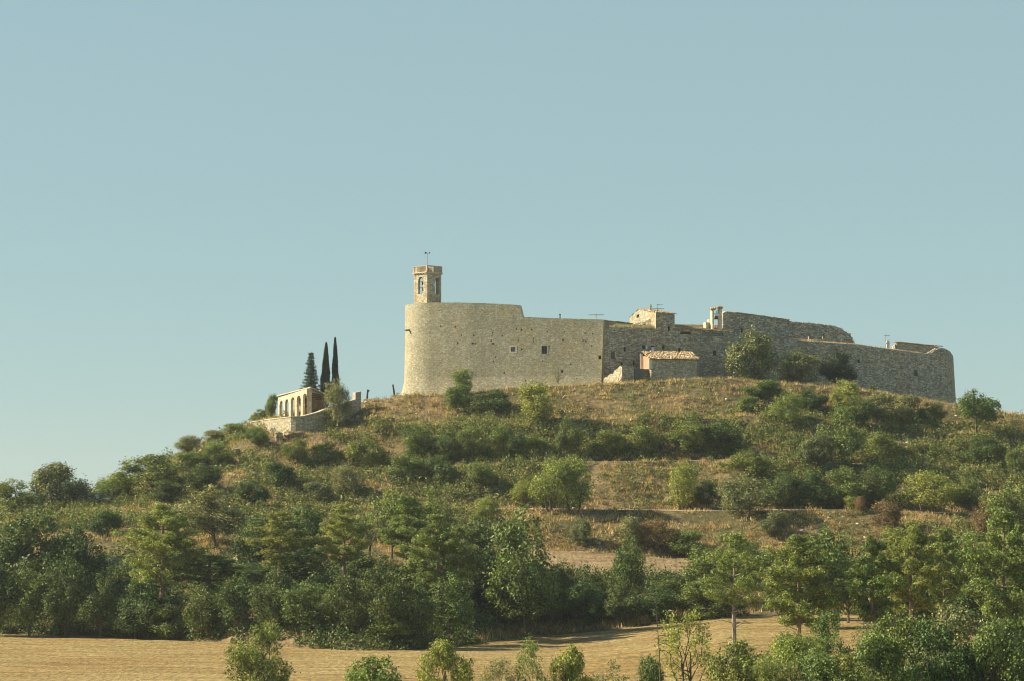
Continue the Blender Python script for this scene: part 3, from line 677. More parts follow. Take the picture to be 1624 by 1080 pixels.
        if surround:
            g = MB(); e = .28; c2 = (self.pt(s0, zm_, -.01) + self.pt(s1, zm_, -.01)) / 2; c2.z = 0
            for sgn in (-1, 1): g.box(c2 + ex * sgn * (w / 2 + e / 2) + Vector((0, 0, (z0 + z1) / 2)), e, .07, z1 - z0, ang)
            for z in (z0 - e / 2, z1 + e / 2): g.box(c2 + Vector((0, 0, z)), w + 2 * e, .074, e, ang)
            g.build('window_surround', M[surround], f)
        return f
def root_at(name, px, row, Y, label, cat, group=None):
    return empty(name, at(px, row, Y), label, cat, group)
def tiled(mb, A, B, Cc, D, tw=.28, tl=.42, jit=.05, rnd=random.Random(3), skip=.0):
    """roof slope of curved clay tiles: A-B eave (left, right), D-C ridge"""
    A, B, Cc, D = map(Vector, (A, B, Cc, D)); nu = max(2, int((B - A).length / tw)); nv = max(2, int((D - A).length / tl))
    nrm = (B - A).cross(D - A).normalized(); mb.quad(A - nrm * .06, B - nrm * .06, Cc - nrm * .06, D - nrm * .06)
    for j in range(nv):
        for i in range(nu):
            if rnd.random() < skip: continue
            def P(u, v): return (A.lerp(B, u)).lerp(D.lerp(Cc, u), v)
            u0, u1 = i / nu, (i + 1) / nu; v0, v1 = j / nv, min(1, (j + 1.25) / nv)
            o = Vector((rnd.gauss(0, jit), rnd.gauss(0, jit), rnd.gauss(0, jit * .5))); up = nrm * tw * .38; lo = nrm * .05
            um = (u0 + u1) / 2; q = (u1 - u0) * .22
            r0 = [P(u0, v0) + lo + o, P(um - q, v0) + up + lo + o, P(um + q, v0) + up + lo + o, P(u1, v0) + lo + o]
            r1 = [P(u0, v1) + o, P(um - q, v1) + up + o, P(um + q, v1) + up + o, P(u1, v1) + o]
            n = len(mb.v); mb.v += [tuple(x) for x in r0 + r1]
            for k in range(3): mb.f.append((n + k, n + k + 1, n + 5 + k, n + 4 + k)); mb.m.append(0)
            mb.f.append((n, n + 3, n + 2, n + 1)); mb.m.append(0)
def coping(wall, s0, s1, mat, parent, w=.26, over=.12, name='tile_coping', seed=2, drop=0.0):
    mb = MB(); rnd = random.Random(seed); s = s0
    while s < s1:
        ds = w / wall.xy(s)[1] * F
        if rnd.random() > drop:
            z = wall.ztop(s); n = wall.nrm(s); c = wall.pt(s + ds / 2, z + .06 + rnd.uniform(-.03, .03), -wall.thick / 2)
            a = math.atan2(-n.x, n.y); mb.box(c, w * .82, wall.thick + over * 2 + rnd.uniform(-.08, .12), .13, a, tilt=(rnd.uniform(-.05, .05), rnd.uniform(-.1, .1)))
        s += ds
    return mb.build(name, M[mat], parent)

BOT = 30.0   # wall foundations stay below the plateau
# --- ochre west wall with its round corner
ang = [math.radians(a) for a in range(80, 281, 8)]
cxy = (at(706, 560, 412.6).x, 412.6); Rr = 7.25
def flare(z): return 0.0 + max(0.0, (38.6 - z)) ** 1.5 * .13 + max(0, 46 - z) * .012
class Round(Wall):
    def xy(self, s):
        if s < 680:
            t = math.radians(95 + (s - 606) * 2.07); return cxy[0] + Rr * math.cos(t), cxy[1] + Rr * math.sin(t)
        return Wall.xy(self, s)
    def ztop(self, s):
        if s < 680: return zat(480.4, 405.5)
        return Wall.ztop(self, s)
    def nrm(self, s):
        if s < 680: t = math.radians(95 + (s - 606) * 2.07); return Vector((math.cos(t), math.sin(t), 0))
        return Wall.nrm(self, s)
holes = [(699.0,518),(722,519),(732,532),(751.5,532.5),(726,543.5),(750,544),(754.5,544.5),(781,528),(780.5,532.5),(779,540),(782,544.5),(796.5,533),(786,566),(783,572),
 (800,591),(781,537.5),(827,524),(819,522.5),(843.5,523.5),(846,540.5),(868,526.5),(895,527),(893,539),(928,529),(929,541),(842,522),(827.5,553),(846,537),(957 - 5.5,566,1.6),(891.5,588.5,1.2),(925,540),(940,530),
 (803,604),(834,603),(915,600),(861,572),(822,540),(870,549),(905,577),(938,548)]
ops = []
for h in holes:
    q = (h[2] if len(h) > 2 else .75) * random.Random(int(h[0] * 7)).uniform(1.0, 1.6)
    ops.append((h[0] - q, h[0] + q, h[1] - q * 1.15, h[1] + q * 1.15))
clean = []
for o in ops:
    if all(o[1] + .3 < c[0] or o[0] - .3 > c[1] or o[3] + .5 < c[2] or o[2] - .5 > c[3] for c in clean): clean.append(o)
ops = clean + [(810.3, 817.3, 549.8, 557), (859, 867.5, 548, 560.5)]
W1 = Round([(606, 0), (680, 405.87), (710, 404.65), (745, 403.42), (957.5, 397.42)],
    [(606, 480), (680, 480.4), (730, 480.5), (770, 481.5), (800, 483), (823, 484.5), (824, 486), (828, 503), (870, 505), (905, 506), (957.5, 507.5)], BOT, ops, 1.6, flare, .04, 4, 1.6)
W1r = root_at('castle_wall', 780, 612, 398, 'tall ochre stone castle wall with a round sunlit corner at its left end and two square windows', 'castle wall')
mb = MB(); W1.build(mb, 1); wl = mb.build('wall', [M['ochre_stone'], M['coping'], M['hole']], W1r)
W1.window(W1r, 810.3, 817.3, 549.8, 557, 'grey_wood', 'window_blue', 1, 'coping'); W1.window(W1r, 859, 867.5, 548, 560.5, 'wood', 'window_dark', 1, 'ochre_stone')
# roof of the part behind the wall so that nothing is open from a step to the side
def slab(name, pts, z, mat, parent, t=.3):
    mb = MB(); n = len(pts); lo = [(p[0], p[1], z - t) for p in pts]; hi = [(p[0], p[1], z) for p in pts]
    mb.v += lo + hi; mb.f.append(tuple(range(n - 1, -1, -1))); mb.f.append(tuple(range(n, 2 * n))); mb.m += [0, 0]
    for i in range(n): mb.f.append((i, (i + 1) % n, n + (i + 1) % n, n + i)); mb.m.append(0)
    return mb.build(name, mat, parent)
zt = zat(488, 405); p0 = at(700, 500, 407); p1 = at(823, 500, 403.8)
slab('roof', [(p0.x - 5.2, 412.5), (p0.x - .5, 407.3), (p1.x, 403.6), (p1.x, 419), (p0.x, 419)], zt - .5, M['tiles'], W1r)
# side and rear walls enclosing the court
mb = MB(); xb0, xb1 = at(690, 560, 440).x, at(950, 560, 440).x
mb.box(((xb0 + xb1) / 2, 436, (BOT + 44) / 2), xb1 - xb0, 1.2, 44 - BOT); mb.box((at(690, 560, 425).x, 425.5, (BOT + 44) / 2), 1.2, 20, 44 - BOT); mb.build('rear_wall', M['ochre_stone'], W1r)
brp = lambda t, row: Vector((cxy[0] + (Rr + .12) * math.cos(math.radians(t)), cxy[1] + (Rr + .12) * math.sin(math.radians(t)), zat(row, 408)))
mb = MB(); mb.tube([brp(193, 522.4), brp(203, 522.7), brp(211, 523.2), brp(213, 526.5), brp(215, 529.5)], [.10, .11, .12, .10, .08], 5)
mb.build('iron_bracket', M['dark_metal'], W1r)

# --- bell tower
BT = root_at('bell_tower', 678, 480, 405, 'square stone bell tower with arched openings and a balustrade rising over the round castle corner', 'bell tower')
class Plain(Wall):
    """a wall between two plan points, s from 0 to 1"""
    def __init__(s, A, B, ztop, bot, ops, thick, **k):
        Wall.__init__(s, [(0, 0), (1, 0)], [(0, 0), (1, 0)], bot, [(o[0], o[1], o[3], o[2]) + tuple(o[4:]) for o in ops], thick, step=.25, **k); s.A = A; s.B = B; s._zt = ztop
    def xy(s, u): return s.A[0] + (s.B[0] - s.A[0]) * u, s.A[1] + (s.B[1] - s.A[1]) * u
    def nrm(s, u): d = Vector((s.B[0] - s.A[0], s.B[1] - s.A[1], 0)).normalized(); return Vector((d.y, -d.x, 0))
    def ztop(s, u): return s._zt if not callable(s._zt) else s._zt(u)
    def zz(s, u, r): return r
Yn = 408.2; pn = at(677.5, 450, Yn); pl = at(656.3, 450, Yn + 2.5); pr = at(699.8, 450, Yn + 2.2)
pb = Vector((pl.x + pr.x - pn.x, pl.y + pr.y - pn.y, 0))
ztb = zat(432.5, Yn); z0b = zat(486, Yn)
fa = [(pl, pn, (.33, .70, zat(465.5, Yn), zat(438.5, Yn), 'arch', True)), (pn, pr, (.55, .90, zat(466, Yn), zat(439.5, Yn), 'arch', True)),
      (pr, pb, (.30, .68, zat(465.5, Yn), zat(438.5, Yn), 'arch', True)), (pb, pl, (.30, .68, zat(465.5, Yn), zat(438.5, Yn), 'arch', True))]
for A, B, o in fa:
    w = Plain(A, B, ztb, z0b - 3, [o], .42); mb = MB(); w.build(mb); mb.build('tower_wall', [M['pale_stone'], M['coping'], M['hole']], BT)
def ring(mb, grow, z, hgt, depth):
    c = (pl + pr) / 2
    P = [Vector((c.x + (p.x - c.x) * grow, c.y + (p.y - c.y) * grow, 0)) for p in (pl, pn, pr, pb)]
    for i in range(4):
        a, b = P[i], P[(i + 1) % 4]; d = b - a; an = math.atan2(d.y, d.x); m_ = (a + b) / 2
        mb.box((m_.x, m_.y, z), d.length - (depth if i % 2 else 0), depth, hgt, an)
    return P
mb = MB(); P = ring(mb, 1.07, zat(432.2, Yn), .16, .40)
for i in range(4):
    a, b = P[i], P[(i + 1) % 4]
    for k in range(9): q = a.lerp(b, (k + .5) / 9); mb.box((q.x, q.y, zat(433.7, Yn)), .14, .22, .17, math.atan2(b.y - a.y, b.x - a.x))
mb.build('cornice', M['coping'], BT)
slab('terrace_floor', [(p.x, p.y) for p in P], ztb, M['coping'], BT, .2)
mb = MB(); P = ring(mb, 1.0, zat(421.8, Yn), .13, .22)
mb.build('handrail', M['brick'], BT)
mb = MB(); zm = (zat(431.5, Yn) + zat(422.6, Yn)) / 2; hh = zat(422.6, Yn) - zat(431.5, Yn)
for i in range(4):
    a, b = P[i], P[(i + 1) % 4]; an = math.atan2(b.y - a.y, b.x - a.x)
    for k in range(12):
        q = a.lerp(b, (k + .5) / 12); solid = (i == 0 and k < 3) or (i == 1 and k > 4)
        mb.box((q.x, q.y, zm), .25 if solid else .09, .12, hh, an)
    mb.box((a.x, a.y, zm + .06), .26, .26, hh + .1, an)
mb.build('balustrade', M['brick'], BT)
c = (pl + pr) / 2
for u, zr, q in ((.56, 449.5, .75), (.60, 459.0, .8)):
    bp = pl.lerp(pn, u); d_ = (pn - pl).normalized(); nn = Vector((-d_.y, d_.x, 0)) * .22; zc = zat(zr, Yn); bx, by = bp.x + nn.x, bp.y + nn.y; mb = MB()
    mb.tube([(bx, by, zc + .45 * q), (bx, by, zc + .35 * q), (bx, by, zc), (bx, by, zc - .28 * q)], [.08, .24 * q, .31 * q, .44 * q], 10); mb.box((bx, by, zc + .48 * q), 1.15, .14, .16, math.atan2(d_.y, d_.x)); mb.build('bell', M['bronze'], BT)
mb = MB(); tz = zat(400.5, Yn); mb.tube([(c.x, c.y, ztb), (c.x, c.y, tz)], [.06, .035], 5); mb.tube([(c.x - .42, c.y, tz), (c.x + .42, c.y, tz)], [.02, .02], 4); pole = mb.build('mast', M['metal'], BT)
for dx, s in ((-.36, .20), (.32, .14)):
    mb = MB(); mb.tube([(c.x + dx - s, c.y, tz + .12), (c.x + dx - s * .5, c.y, tz + .12), (c.x + dx + s * .5, c.y, tz + .12), (c.x + dx + s, c.y, tz + .12)], [.04, s * .8, s * .8, .04], 8); mb.build('wind_cup', M['dark_metal'], pole)

# --- grey middle house built against the wall
MH = root_at('stone_house', 1060, 605, 401, 'long grey rubble house with small dark windows joined to the ochre castle wall', 'house')
mw = [(968.5, 975, 556.5, 568), (989, 992.8, 549.5, 557), (1018.5, 1024, 546.8, 552.6), (1032, 1038, 547.5, 553.5), (1050.3, 1054.3, 546.5, 553.4), (1076, 1079.2, 550.5, 558.5), (1130.8, 1136.3, 555, 563.2), (984.5, 987.5, 574, 580), (1003.5, 1006.5, 572, 579)]
gl = [(1079, 1096, 526.6, 531.0), (1113, 1147, 528.4, 533.2)]
th = [(1059.6, 1063, 517.5, 525.5)]
W2 = Wall([(957, 398), (1040, 399.5), (1070, 400.2), (1157, 402.2), (1162, 402.4)], [(957, 518), (975, 519.5), (1000, 521), (1030, 522.5), (1040, 523), (1040.01, 496.8), (1070.2, 500), (1070.21, 521), (1100, 523), (1162, 527.5)], BOT, mw + gl + th, 1.0, None, .04, 8)
mb = MB(); W2.build(mb, 1); mb.build('wall', [M['grey_stone'], M['coping'], M['hole']], MH)
for o in mw[1:-2]: W2.window(MH, *o, bars=0)
W2.window(MH, *mw[0], frame='grey_wood', pane='grey_wood', bars=0); W2.window(MH, *th[0], bars=0)
W2.window(MH, *gl[0], 'wood', 'window_dark', 3, d=.2); W2.window(MH, *gl[1], 'wood', 'window_blue', 5, d=.2)
coping(W2, 1070.3, 1161, 'tiles', MH, .25, .22, 'eave')
mb = MB(); tiled(mb, at(1070, 521.5, 401.2), at(1160, 527.8, 403.2), at(1160, 517.0, 410), at(1070, 516, 409)); mb.build('roof', M['tiles'], MH)
# back piece with its tiled eave, grass grown ledge and sloping parapet
W2b = Wall([(957.6, 402), (1003, 403.5)], [(957.6, 509), (1000, 514), (1003, 514.3)], 40, [], .9, None, .02)
mb = MB(); W2b.build(mb, 1); mb.build('upper_wall', [M['grey_stone'], M['coping'], M['hole']], MH); coping(W2b, 958, 1002, 'tiles', MH, .3, .2, 'eave')
W2c = Wall([(1003, 403.5), (1039.8, 401.0)], [(1003, 515.5), (1020, 510.5), (1035, 505), (1039.8, 504)], 40, [(1021, 1024, 514, 517.5)], .8, None, .02)
mb = MB(); W2c.build(mb, 1); mb.build('parapet', [M['grey_stone'], M['coping'], M['hole']], MH)
mb = MB(); a = at(958, 519, 399); mb.quad(at(966, 519.7, 399), at(1040, 523.8, 400.6), at(1040, 519, 401.4), at(966, 516, 402.2)); mb.build('ledge', M['land'], MH)
r_ = np.random.default_rng(4); n = 2600; pxs = r_.uniform(973, 1037, n); t_ = r_.random(n); P = np.array([tuple(at(a, 520.0 + (a - 958) * .045 - b * 3.5, 399.2 + b * 1.8)) for a, b in zip(pxs, t_)])
V, Q = blades(r_, P, .42, .05); g = bpy.data.objects.new('ledge_grass', mesh_np('ledge_grass', V - np.array(MH.location), Q, M['palegrass'])); C.objects.link(g); g.parent = MH
# tower house: the lit gable side
zc_ = lambda px, r, Y: zat(r, Y)
A = at(998.5, 500, 411.0); B = at(1040.0, 500, 399.6)
def gz(u): return float(np.interp(u, [0, .05, .36, 1], [zat(504, 411), zat(502, 410.5), zat(491.8, 407.2), zat(497.0, 399.6)]))
G = Plain((A.x, A.y), (B.x, B.y), gz, 42, [(.27, .37, zat(505, 408), zat(500, 408))], .6)
mb = MB(); G.build(mb, 1); mb.build('gable_wall', [M['pale_stone'], M['coping'], M['hole']], MH)
Bk = at(1070.2, 500, 400.4)
mb = MB(); e0 = Vector((B.x, B.y - .25, zat(496.2, 399.6))); e1 = Vector((Bk.x + .35, Bk.y - .2, zat(499.2, 400.4))); k0 = A.lerp(B, .36); k0 = Vector((k0.x, k0.y, gz(.36) + .05)); k1 = k0 + Vector((e1.x - e0.x, e1.y - e0.y, e1.z - e0.z))
tiled(mb, e0, e1, k1, k0); A2 = Vector((A.x, A.y, gz(0))); tiled(mb, k0, k1, A2 + (k1 - k0), A2); mb.build('house_roof', M['tiles'], MH)
mb = MB(); mb.box((Bk.x - .5, Bk.y + 4.6, 44), .6, 8.2, (zat(501, 400) - 44) * 2 - .4, .05); mb.build('side_wall', M['grey_stone'], MH)
coping(W2, 1040.2, 1069.5, 'tiles', MH, .27, .25, 'eave', drop=0)
mb = MB(); p = at(1032, 495, 404); mb.box((p.x, p.y, zat(490.5, 404)), .32, .32, 1.5); mb.box((p.x, p.y, zat(486.6, 404)), .5, .5, .14); mb.build('chimney', M['lime'], MH)
# laundry, dish
for i, (px, r0, r1, mt, lb) in enumerate(((1025.3, 547, 552, 'white', 'small white cloth hung at the left window above the tiled shed'), (1035.3, 550, 555, 'white', 'white cloth bundle hung at the right window above the tiled shed'))):
    Y = 399.1 + .0; p = at(px, r0, Y); mb = MB(); k = 7; w_ = .30 if i == 0 else .50
    for j in range(k):
        for q in range(4):
            x0 = p.x - w_ / 2 + w_ * j / k; x1 = x0 + w_ / k; za = p.z - q * .16; f = lambda x, z: Vector((x, Y - .05 + .05 * math.sin(x * 22 + z * 3), z))
            mb.quad(f(x0, za - .16), f(x1, za - .16), f(x1, za), f(x0, za))
    o = mb.build('hanging_cloth', M['white']); tag(o, lb, 'laundry')
ds = root_at('satellite_dish', 1145, 563, 401.2, 'small white satellite dish on the grey castle wall left of the large olive bush', 'satellite dish')
mb = MB(); c_ = at(1145, 562.5, 401.0); d_ = Vector((.3, -1, .35)).normalized(); a_ = d_.cross(Vector((0, 0, 1))).normalized(); b_ = a_.cross(d_)
pr_ = None
for k in range(4):
    rr = .26 * k / 3; ringp = [c_ + (a_ * math.cos(t * .628) + b_ * math.sin(t * .628)) * rr + d_ * (.10 * (k / 3) ** 2) for t in range(10)]
    if pr_: 
        for t in range(10): mb.quad(pr_[t], pr_[(t + 1) % 10], ringp[(t + 1) % 10], ringp[t])
    pr_ = ringp
mb.build('dish', M['white'], ds); mb = MB(); mb.tube([c_, c_ - d_ * .4 + Vector((0, .3, -.2))], [.04, .04], 5); mb.tube([c_ - b_ * .35, c_ + d_ * .35], [.015, .02], 4); mb.build('dish_arm', M['metal'], ds)

# --- bell gable: two pillars with tiled caps
BG = root_at('bell_gable', 1136, 524, 404, 'two pale stone pillars with small tiled caps on the house roof', 'bell gable')
for px, w, t0, cap in ((1129.3, 4.4, 492, (1126, 1135, 489.8)), (1141.6, 5.4, 491, (1136.5, 1146.5, 487.8))):
    for k, dd in enumerate((0,)):
        mb = MB(); p = at(px, 520, 404.3); zt_ = zat(t0, 404.3); zb_ = zat(526, 404.3); mb.box((p.x, p.y, (zt_ + zb_) / 2), w * .111 * .78, .62, zt_ - zb_, .6); pl_ = mb.build('pillar', M['sand_stone'], BG)
        mb = MB(); a = at(cap[0], cap[2], 404.3); b = at(cap[1], cap[2], 404.3)
        tiled(mb, (a.x, 403.7, a.z - .22), (b.x, 403.7, b.z - .12), (b.x, 404.3, b.z + .18), (a.x, 404.3, a.z + .06), jit=.04); tiled(mb, (b.x, 404.9, b.z - .16), (a.x, 404.9, a.z - .22), (a.x, 404.3, a.z + .06), (b.x, 404.3, b.z + .18), jit=.04)
        mb.box(((a.x + b.x) / 2, 404.3, a.z - .24), (b.x - a.x) * .92, .9, .10); mb.build('tiled_cap', M['tiles'], BG)
mb = MB(); p = at(1135.8, 504, 404.6); mb.tube([(p.x, p.y, p.z + .45), (p.x, p.y, p.z + .3), (p.x, p.y, p.z - .1), (p.x, p.y, p.z - .35)], [.08, .25, .3, .42], 10); mb.box((p.x, p.y, p.z + .6), 1.2, .14, .14); mb.build('bell', M['bronze'], BG)
mb = MB(); p = at(1137.5, 499, 404.2); mb.box((p.x, p.y, zat(500.5, 404.2)), .7, .35, .32); mb.box((p.x - .1, p.y, zat(496.5, 404.2)), .22, .3, .7); mb.build('white_box', M['white'], BG)
mb = MB(); p = at(1122, 520, 405); mb.box((p.x, p.y, zat(517.5, 405)), 1.3, .7, 1.2, .6); mb.box((p.x + .35, p.y, zat(513.5, 405)), .55, .7, 1.3, .6); mb.build('stepped_base', M['sand_stone'], BG)

# --- upper right wall with the ruined end
UR = root_at('long_stone_wall', 1250, 545, 406, 'high grey stone wall with a tiled top, two see-through slits and a ragged stepped end', 'wall')
W3 = Wall([(1147, 405), (1357.5, 416.5)], [(1147, 497), (1151, 495.5), (1170, 497.3), (1200, 500.7), (1230, 505), (1250, 508), (1256, 511.2), (1262, 512.4), (1280, 513.3), (1297, 515.3), (1310, 517), (1322, 518), (1334, 523), (1342, 527), (1349, 532), (1352, 538), (1357.5, 545)], BOT,
   [(1174.8, 1178.6, 521, 528), (1214, 1216, 516.5, 518.5), (1309, 1311.5, 523.5, 526.8), (1281.6, 1286, 532, 541.5, 'through'), (1304.2, 1308, 530.8, 537.5, 'through'), (1272, 1274, 521, 523)], .9, None, .05, 5, 3.0)
mb = MB(); W3.build(mb, 1); mb.build('wall', [M['grey_stone'], M['coping'], M['hole']], UR)
coping(W3, 1150, 1252, 'tiles', UR, .27, .15); W3.window(UR, 1174.8, 1178.6, 521, 528, bars=0)
mb = MB(); rnd = random.Random(4)
for k in range(70):
    s = 1256 + 100 * k / 70; z = W3.ztop(s); c_ = W3.pt(s, z + rnd.uniform(-.05, .12), -rnd.uniform(.1, .8)); mb.box(c_, rnd.uniform(.2, .6), rnd.uniform(.3, .5), rnd.uniform(.1, .35), .1, tilt=(rnd.uniform(-.1, .1), rnd.uniform(-.15, .15)))
mb.build('broken_stones', M['coping'], UR)
# --- lower right wall
LR_ = root_at('rampart', 1400, 620, 410, 'long grey rampart of coursed rubble ending at a sheer corner on the right', 'wall')
plan = [(1160, 402.6), (1280, 407.5), (1357, 411.5), (1440, 416.5), (1496, 420.5), (1503, 422), (1507.5, 425), (1508.6, 430)]
topp = [(1160, 530), (1205, 535), (1280, 541), (1357, 546.3), (1380, 550), (1420, 555), (1440, 558), (1465, 561), (1473, 560), (1480, 556), (1486, 552.5), (1496, 552.2), (1503, 556), (1507.5, 562), (1508.6, 566)]
W4 = Wall(plan, topp, BOT - 4, [(1287, 1291.3, 561, 573.5), (1303, 1306, 590, 594), (1357.5, 1362, 569.5, 575), (1446, 1452, 586, 596)], 1.1, (lambda z: max(0, 52 - z) * .045), .06, 11)
mb = MB(); W4.build(mb, 1); mb.build('wall', [M['grey_stone'], M['coping'], M['hole']], LR_)
W4.window(LR_, 1287, 1291.3, 561, 573.5, bars=0); W4.window(LR_, 1357.5, 1362, 569.5, 575, bars=0); W4.window(LR_, 1446, 1452, 586, 596, 'grey_wood', 'grey_wood', 0)
mb = MB(); rnd = random.Random(9)
for k in range(120):
    s = 1358 + 148 * k / 120; z = W4.ztop(s); mb.box(W4.pt(s, z + rnd.uniform(0, .08), -rnd.uniform(.2, .9)), rnd.uniform(.3, .6), rnd.uniform(.3, .6), rnd.uniform(.12, .22), .1, tilt=(rnd.uniform(-.1, .1), rnd.uniform(-.1, .1)))
mb.build('coping_stones', M['coping'], LR_)
r_ = np.random.default_rng(7); n = 3500; pxs = r_.uniform(1205, 1462, n); P = np.array([tuple(W4.pt(a, W4.ztop(a), -.3 - .9 * b)) for a, b in zip(pxs, r_.random(n))]); V, Q = blades(r_, P, .30, .05)
g = bpy.data.objects.new('wall_top_grass', mesh_np('wall_top_grass', V - np.array(LR_.location), Q, M['palegrass'])); C.objects.link(g); g.parent = LR_
xr0 = at(1170, 560, 450).x; xr1 = at(1475, 560, 450).x; mb = MB(); mb.box(((xr0 + xr1) / 2, 452, 36), xr1 - xr0, 1.2, 14); mb.box((at(1478, 560, 440).x, 441, 36), 1.2, 20, 14); mb.build('rear_wall', M['grey_stone'], LR_)
# --- house showing above the rampart
RH = root_at('low_house', 1455, 560, 424, 'low flat-topped house showing above the dip in the right end of the rampart', 'house')
Ya = 424.0; A = at(1407.5, 550, 431); B = at(1422.5, 550, Ya); D = at(1495, 550, 432.5)
g1 = Plain((A.x, A.y), (B.x, B.y), lambda u: float(np.interp(u, [0, 1], [zat(553, 431), zat(543, Ya)])), 40, [], .5); g2 = Plain((B.x, B.y), (D.x, D.y), lambda u: float(np.interp(u, [0, .5, .9, 1], [zat(543, Ya), zat(545.5, 428), zat(548.8, 431.8), zat(551.5, 432.5)])), 40, [], .5)
for g_ in (g1, g2): mb = MB(); g_.build(mb, 1); mb.build('wall', [M['shed_stone'], M['coping'], M['hole']], RH)
mb = MB(); tz_ = zat(543, Ya) + .1; tiled(mb, (B.x, B.y - .15, tz_), (D.x, D.y - .15, zat(550, 432.5) + .1), (D.x, D.y + 6, zat(550, 432.5) + .6), (B.x + .3, B.y + 6, tz_ + .4)); mb.build('roof', M['tiles'], RH)
mb = MB(); p = at(1408, 546, 424.5); mb.box((p.x, p.y, zat(547, 424.5)), .55, .6, 1.7); mb.box((p.x, p.y, zat(543.4, 424.5)), .8, .85, .14); mb.build('chimney', M['lime'], RH)
def antenna(px, rb, rt, Y, bars, label, w=6, name='tv_antenna'):
    r = root_at(name, px, rb, Y, label, 'antenna'); mb = MB(); a = at(px, rb, Y); t = zat(rt, Y); mb.tube([(a.x, a.y, a.z - .3), (a.x, a.y, t)], [.05, .04], 5); mb.build('mast', M['metal'], r)
    for rr, x0, x1 in bars:
        mb = MB(); z = zat(rr, Y); mb.tube([(a.x + x0 * .11, Y, z), (a.x + x1 * .11, Y, z + .06)], [.025, .025], 4)
        k = x0
        while k < x1: mb.tube([(a.x + k * .11, Y - .35, z), (a.x + k * .11, Y + .35, z)], [.015, .015], 4); mb.tube([(a.x + k * .11, Y, z - .12), (a.x + k * .11, Y, z + .12)], [.015, .015], 4); k += 1.6
        mb.build('aerial', M['metal'], r)
antenna(945.5, 508, 498.5, 404, [(500, -12, 12)], 'wide thin antenna above the ochre wall beside the tiled eave')
antenna(1043, 497, 482.5, 404, [(484, -1, 8), (490.5, -10, 10)], 'tall antenna with two crossbars on the lit gable house')
antenna(1404, 552, 531.5, 424, [(533, -1, 8)], 'thin antenna mast with a short arm beside the low house at the right')
cv = root_at('vent_pipe', 888, 506, 403, 'short vent pipe standing alone on top of the ochre wall', 'pipe'); mb = MB(); a = at(888, 506, 403); mb.tube([(a.x, a.y, a.z - .6), (a.x, a.y, zat(500, 403))], [.13, .13], 8); mb.build('pipe', M['metal'], cv); mb = MB(); mb.tube([(a.x, a.y, zat(500, 403)), (a.x, a.y, zat(498.8, 403))], [.22, .12], 8); mb.build('cowl', M['dark_metal'], cv)

# --- tiled shed with the pink inner wall
SH = root_at('farm_shed', 1066, 600, 391, 'low rubble shed with bumpy clay tile roof and pink plastered opening', 'shed')
A = at(1033.0, 580, 390.0); B = at(1105.5, 580, 391.2); A0 = at(1016, 580, 395.5)
zl = zat(584.5, 390.5); ze = zat(568.5, 390)
w = Plain((A.x, A.y), (B.x, B.y), ze, BOT, [], .5); mb = MB(); w.build(mb); mb.build('front_wall', [M['pale_stone'], M['coping'], M['hole']], SH)
w = Plain((A0.x, A0.y), (A.x, A.y), zl, BOT, [], .5); mb = MB(); w.build(mb, 1); mb.build('low_wall', [M['shed_stone'], M['coping'], M['hole']], SH)
mb = MB(); mb.box((A.x - .1, A.y + .3, (ze + zl) / 2), .55, .6, ze - zl); mb.build('corner_pillar', M['lime'], SH)
mb = MB(); mb.box((A0.x + .15, A0.y, (zat(560, 395) + zl) / 2), .45, .6, zat(560, 395) - zl); mb.build('corner_pillar', M['lime'], SH)
mb = MB(); qa = Vector((A0.x + .36, A0.y + .15, 0)); qb = Vector((A.x - .22, A.y + .9, 0)); mb.quad((qa.x, qa.y, zl - 1), (qb.x, qb.y, zl - 1), (qb.x, qb.y, ze + .3), (qa.x, qa.y, ze + .9)); mb.quad((qa.x, qa.y + .2, ze + .9), (qb.x + .1, qb.y + .2, ze + .3), (qb.x + .1, qb.y + .2, zl - 1), (qa.x, qa.y + .2, zl - 1)); mb.build('plastered_wall', M['pink'], SH)
D = at(1105.5, 580, 396.5); w = Plain((B.x, B.y), (D.x, D.y), ze, BOT, [], .5); mb = MB(); w.build(mb); mb.build('end_wall', [M['shed_stone'], M['coping'], M['hole']], SH)
mb = MB(); r3 = random.Random(6)
e0 = at(1029.5, 568.5, 389.7); e1 = at(1109.5, 569.2, 390.9); r1_ = at(1096.5, 557.6, 395.8); r0_ = at(1018, 556.8, 395.8)
mb.quad(e0, e1, r1_, r0_); tiled(mb, e0, e1, r1_, r0_, .3, .45, .10, r3, .03)
e2 = at(1110, 569.5, 396.6); mb.tri(e1, e2, r1_); e3 = at(1016, 566, 401); mb.quad(r0_, r1_, e2, e3); mb.build('roof', M['tiles'], SH)
# ruin beside it
RU = root_at('ruined_wall', 985, 603, 389, 'broken sunlit stone wall stub with a leaning board between the ochre wall and the shed', 'ruin')
A = at(957, 600, 394.5); B = at(985.5, 600, 389.5)
w = Plain((A.x, A.y), (B.x, B.y), lambda u: float(np.interp(u, [0, .08, .2, .3, .42, .55, .6, .75, .88, 1], [zat(r, 392) for r in (601, 596.5, 597, 593.5, 592, 593, 588, 585, 582, 580.5)])), BOT, [], .6, jitter=.05)
mb = MB(); w.step = .06; w.build(mb, 1); mb.build('side_wall', [M['pale_stone'], M['coping'], M['hole']], RU)
D = at(1005.5, 600, 390.2); w = Plain((B.x, B.y), (D.x, D.y), lambda u: float(np.interp(u, [0, .3, .5, .8, 1], [zat(r, 390) for r in (580.5, 579, 580, 580.5, 583)])), BOT, [], .6, jitter=.04)
mb = MB(); w.step = .1; w.build(mb, 1); mb.build('front_wall', [M['pale_stone'], M['coping'], M['hole']], RU)
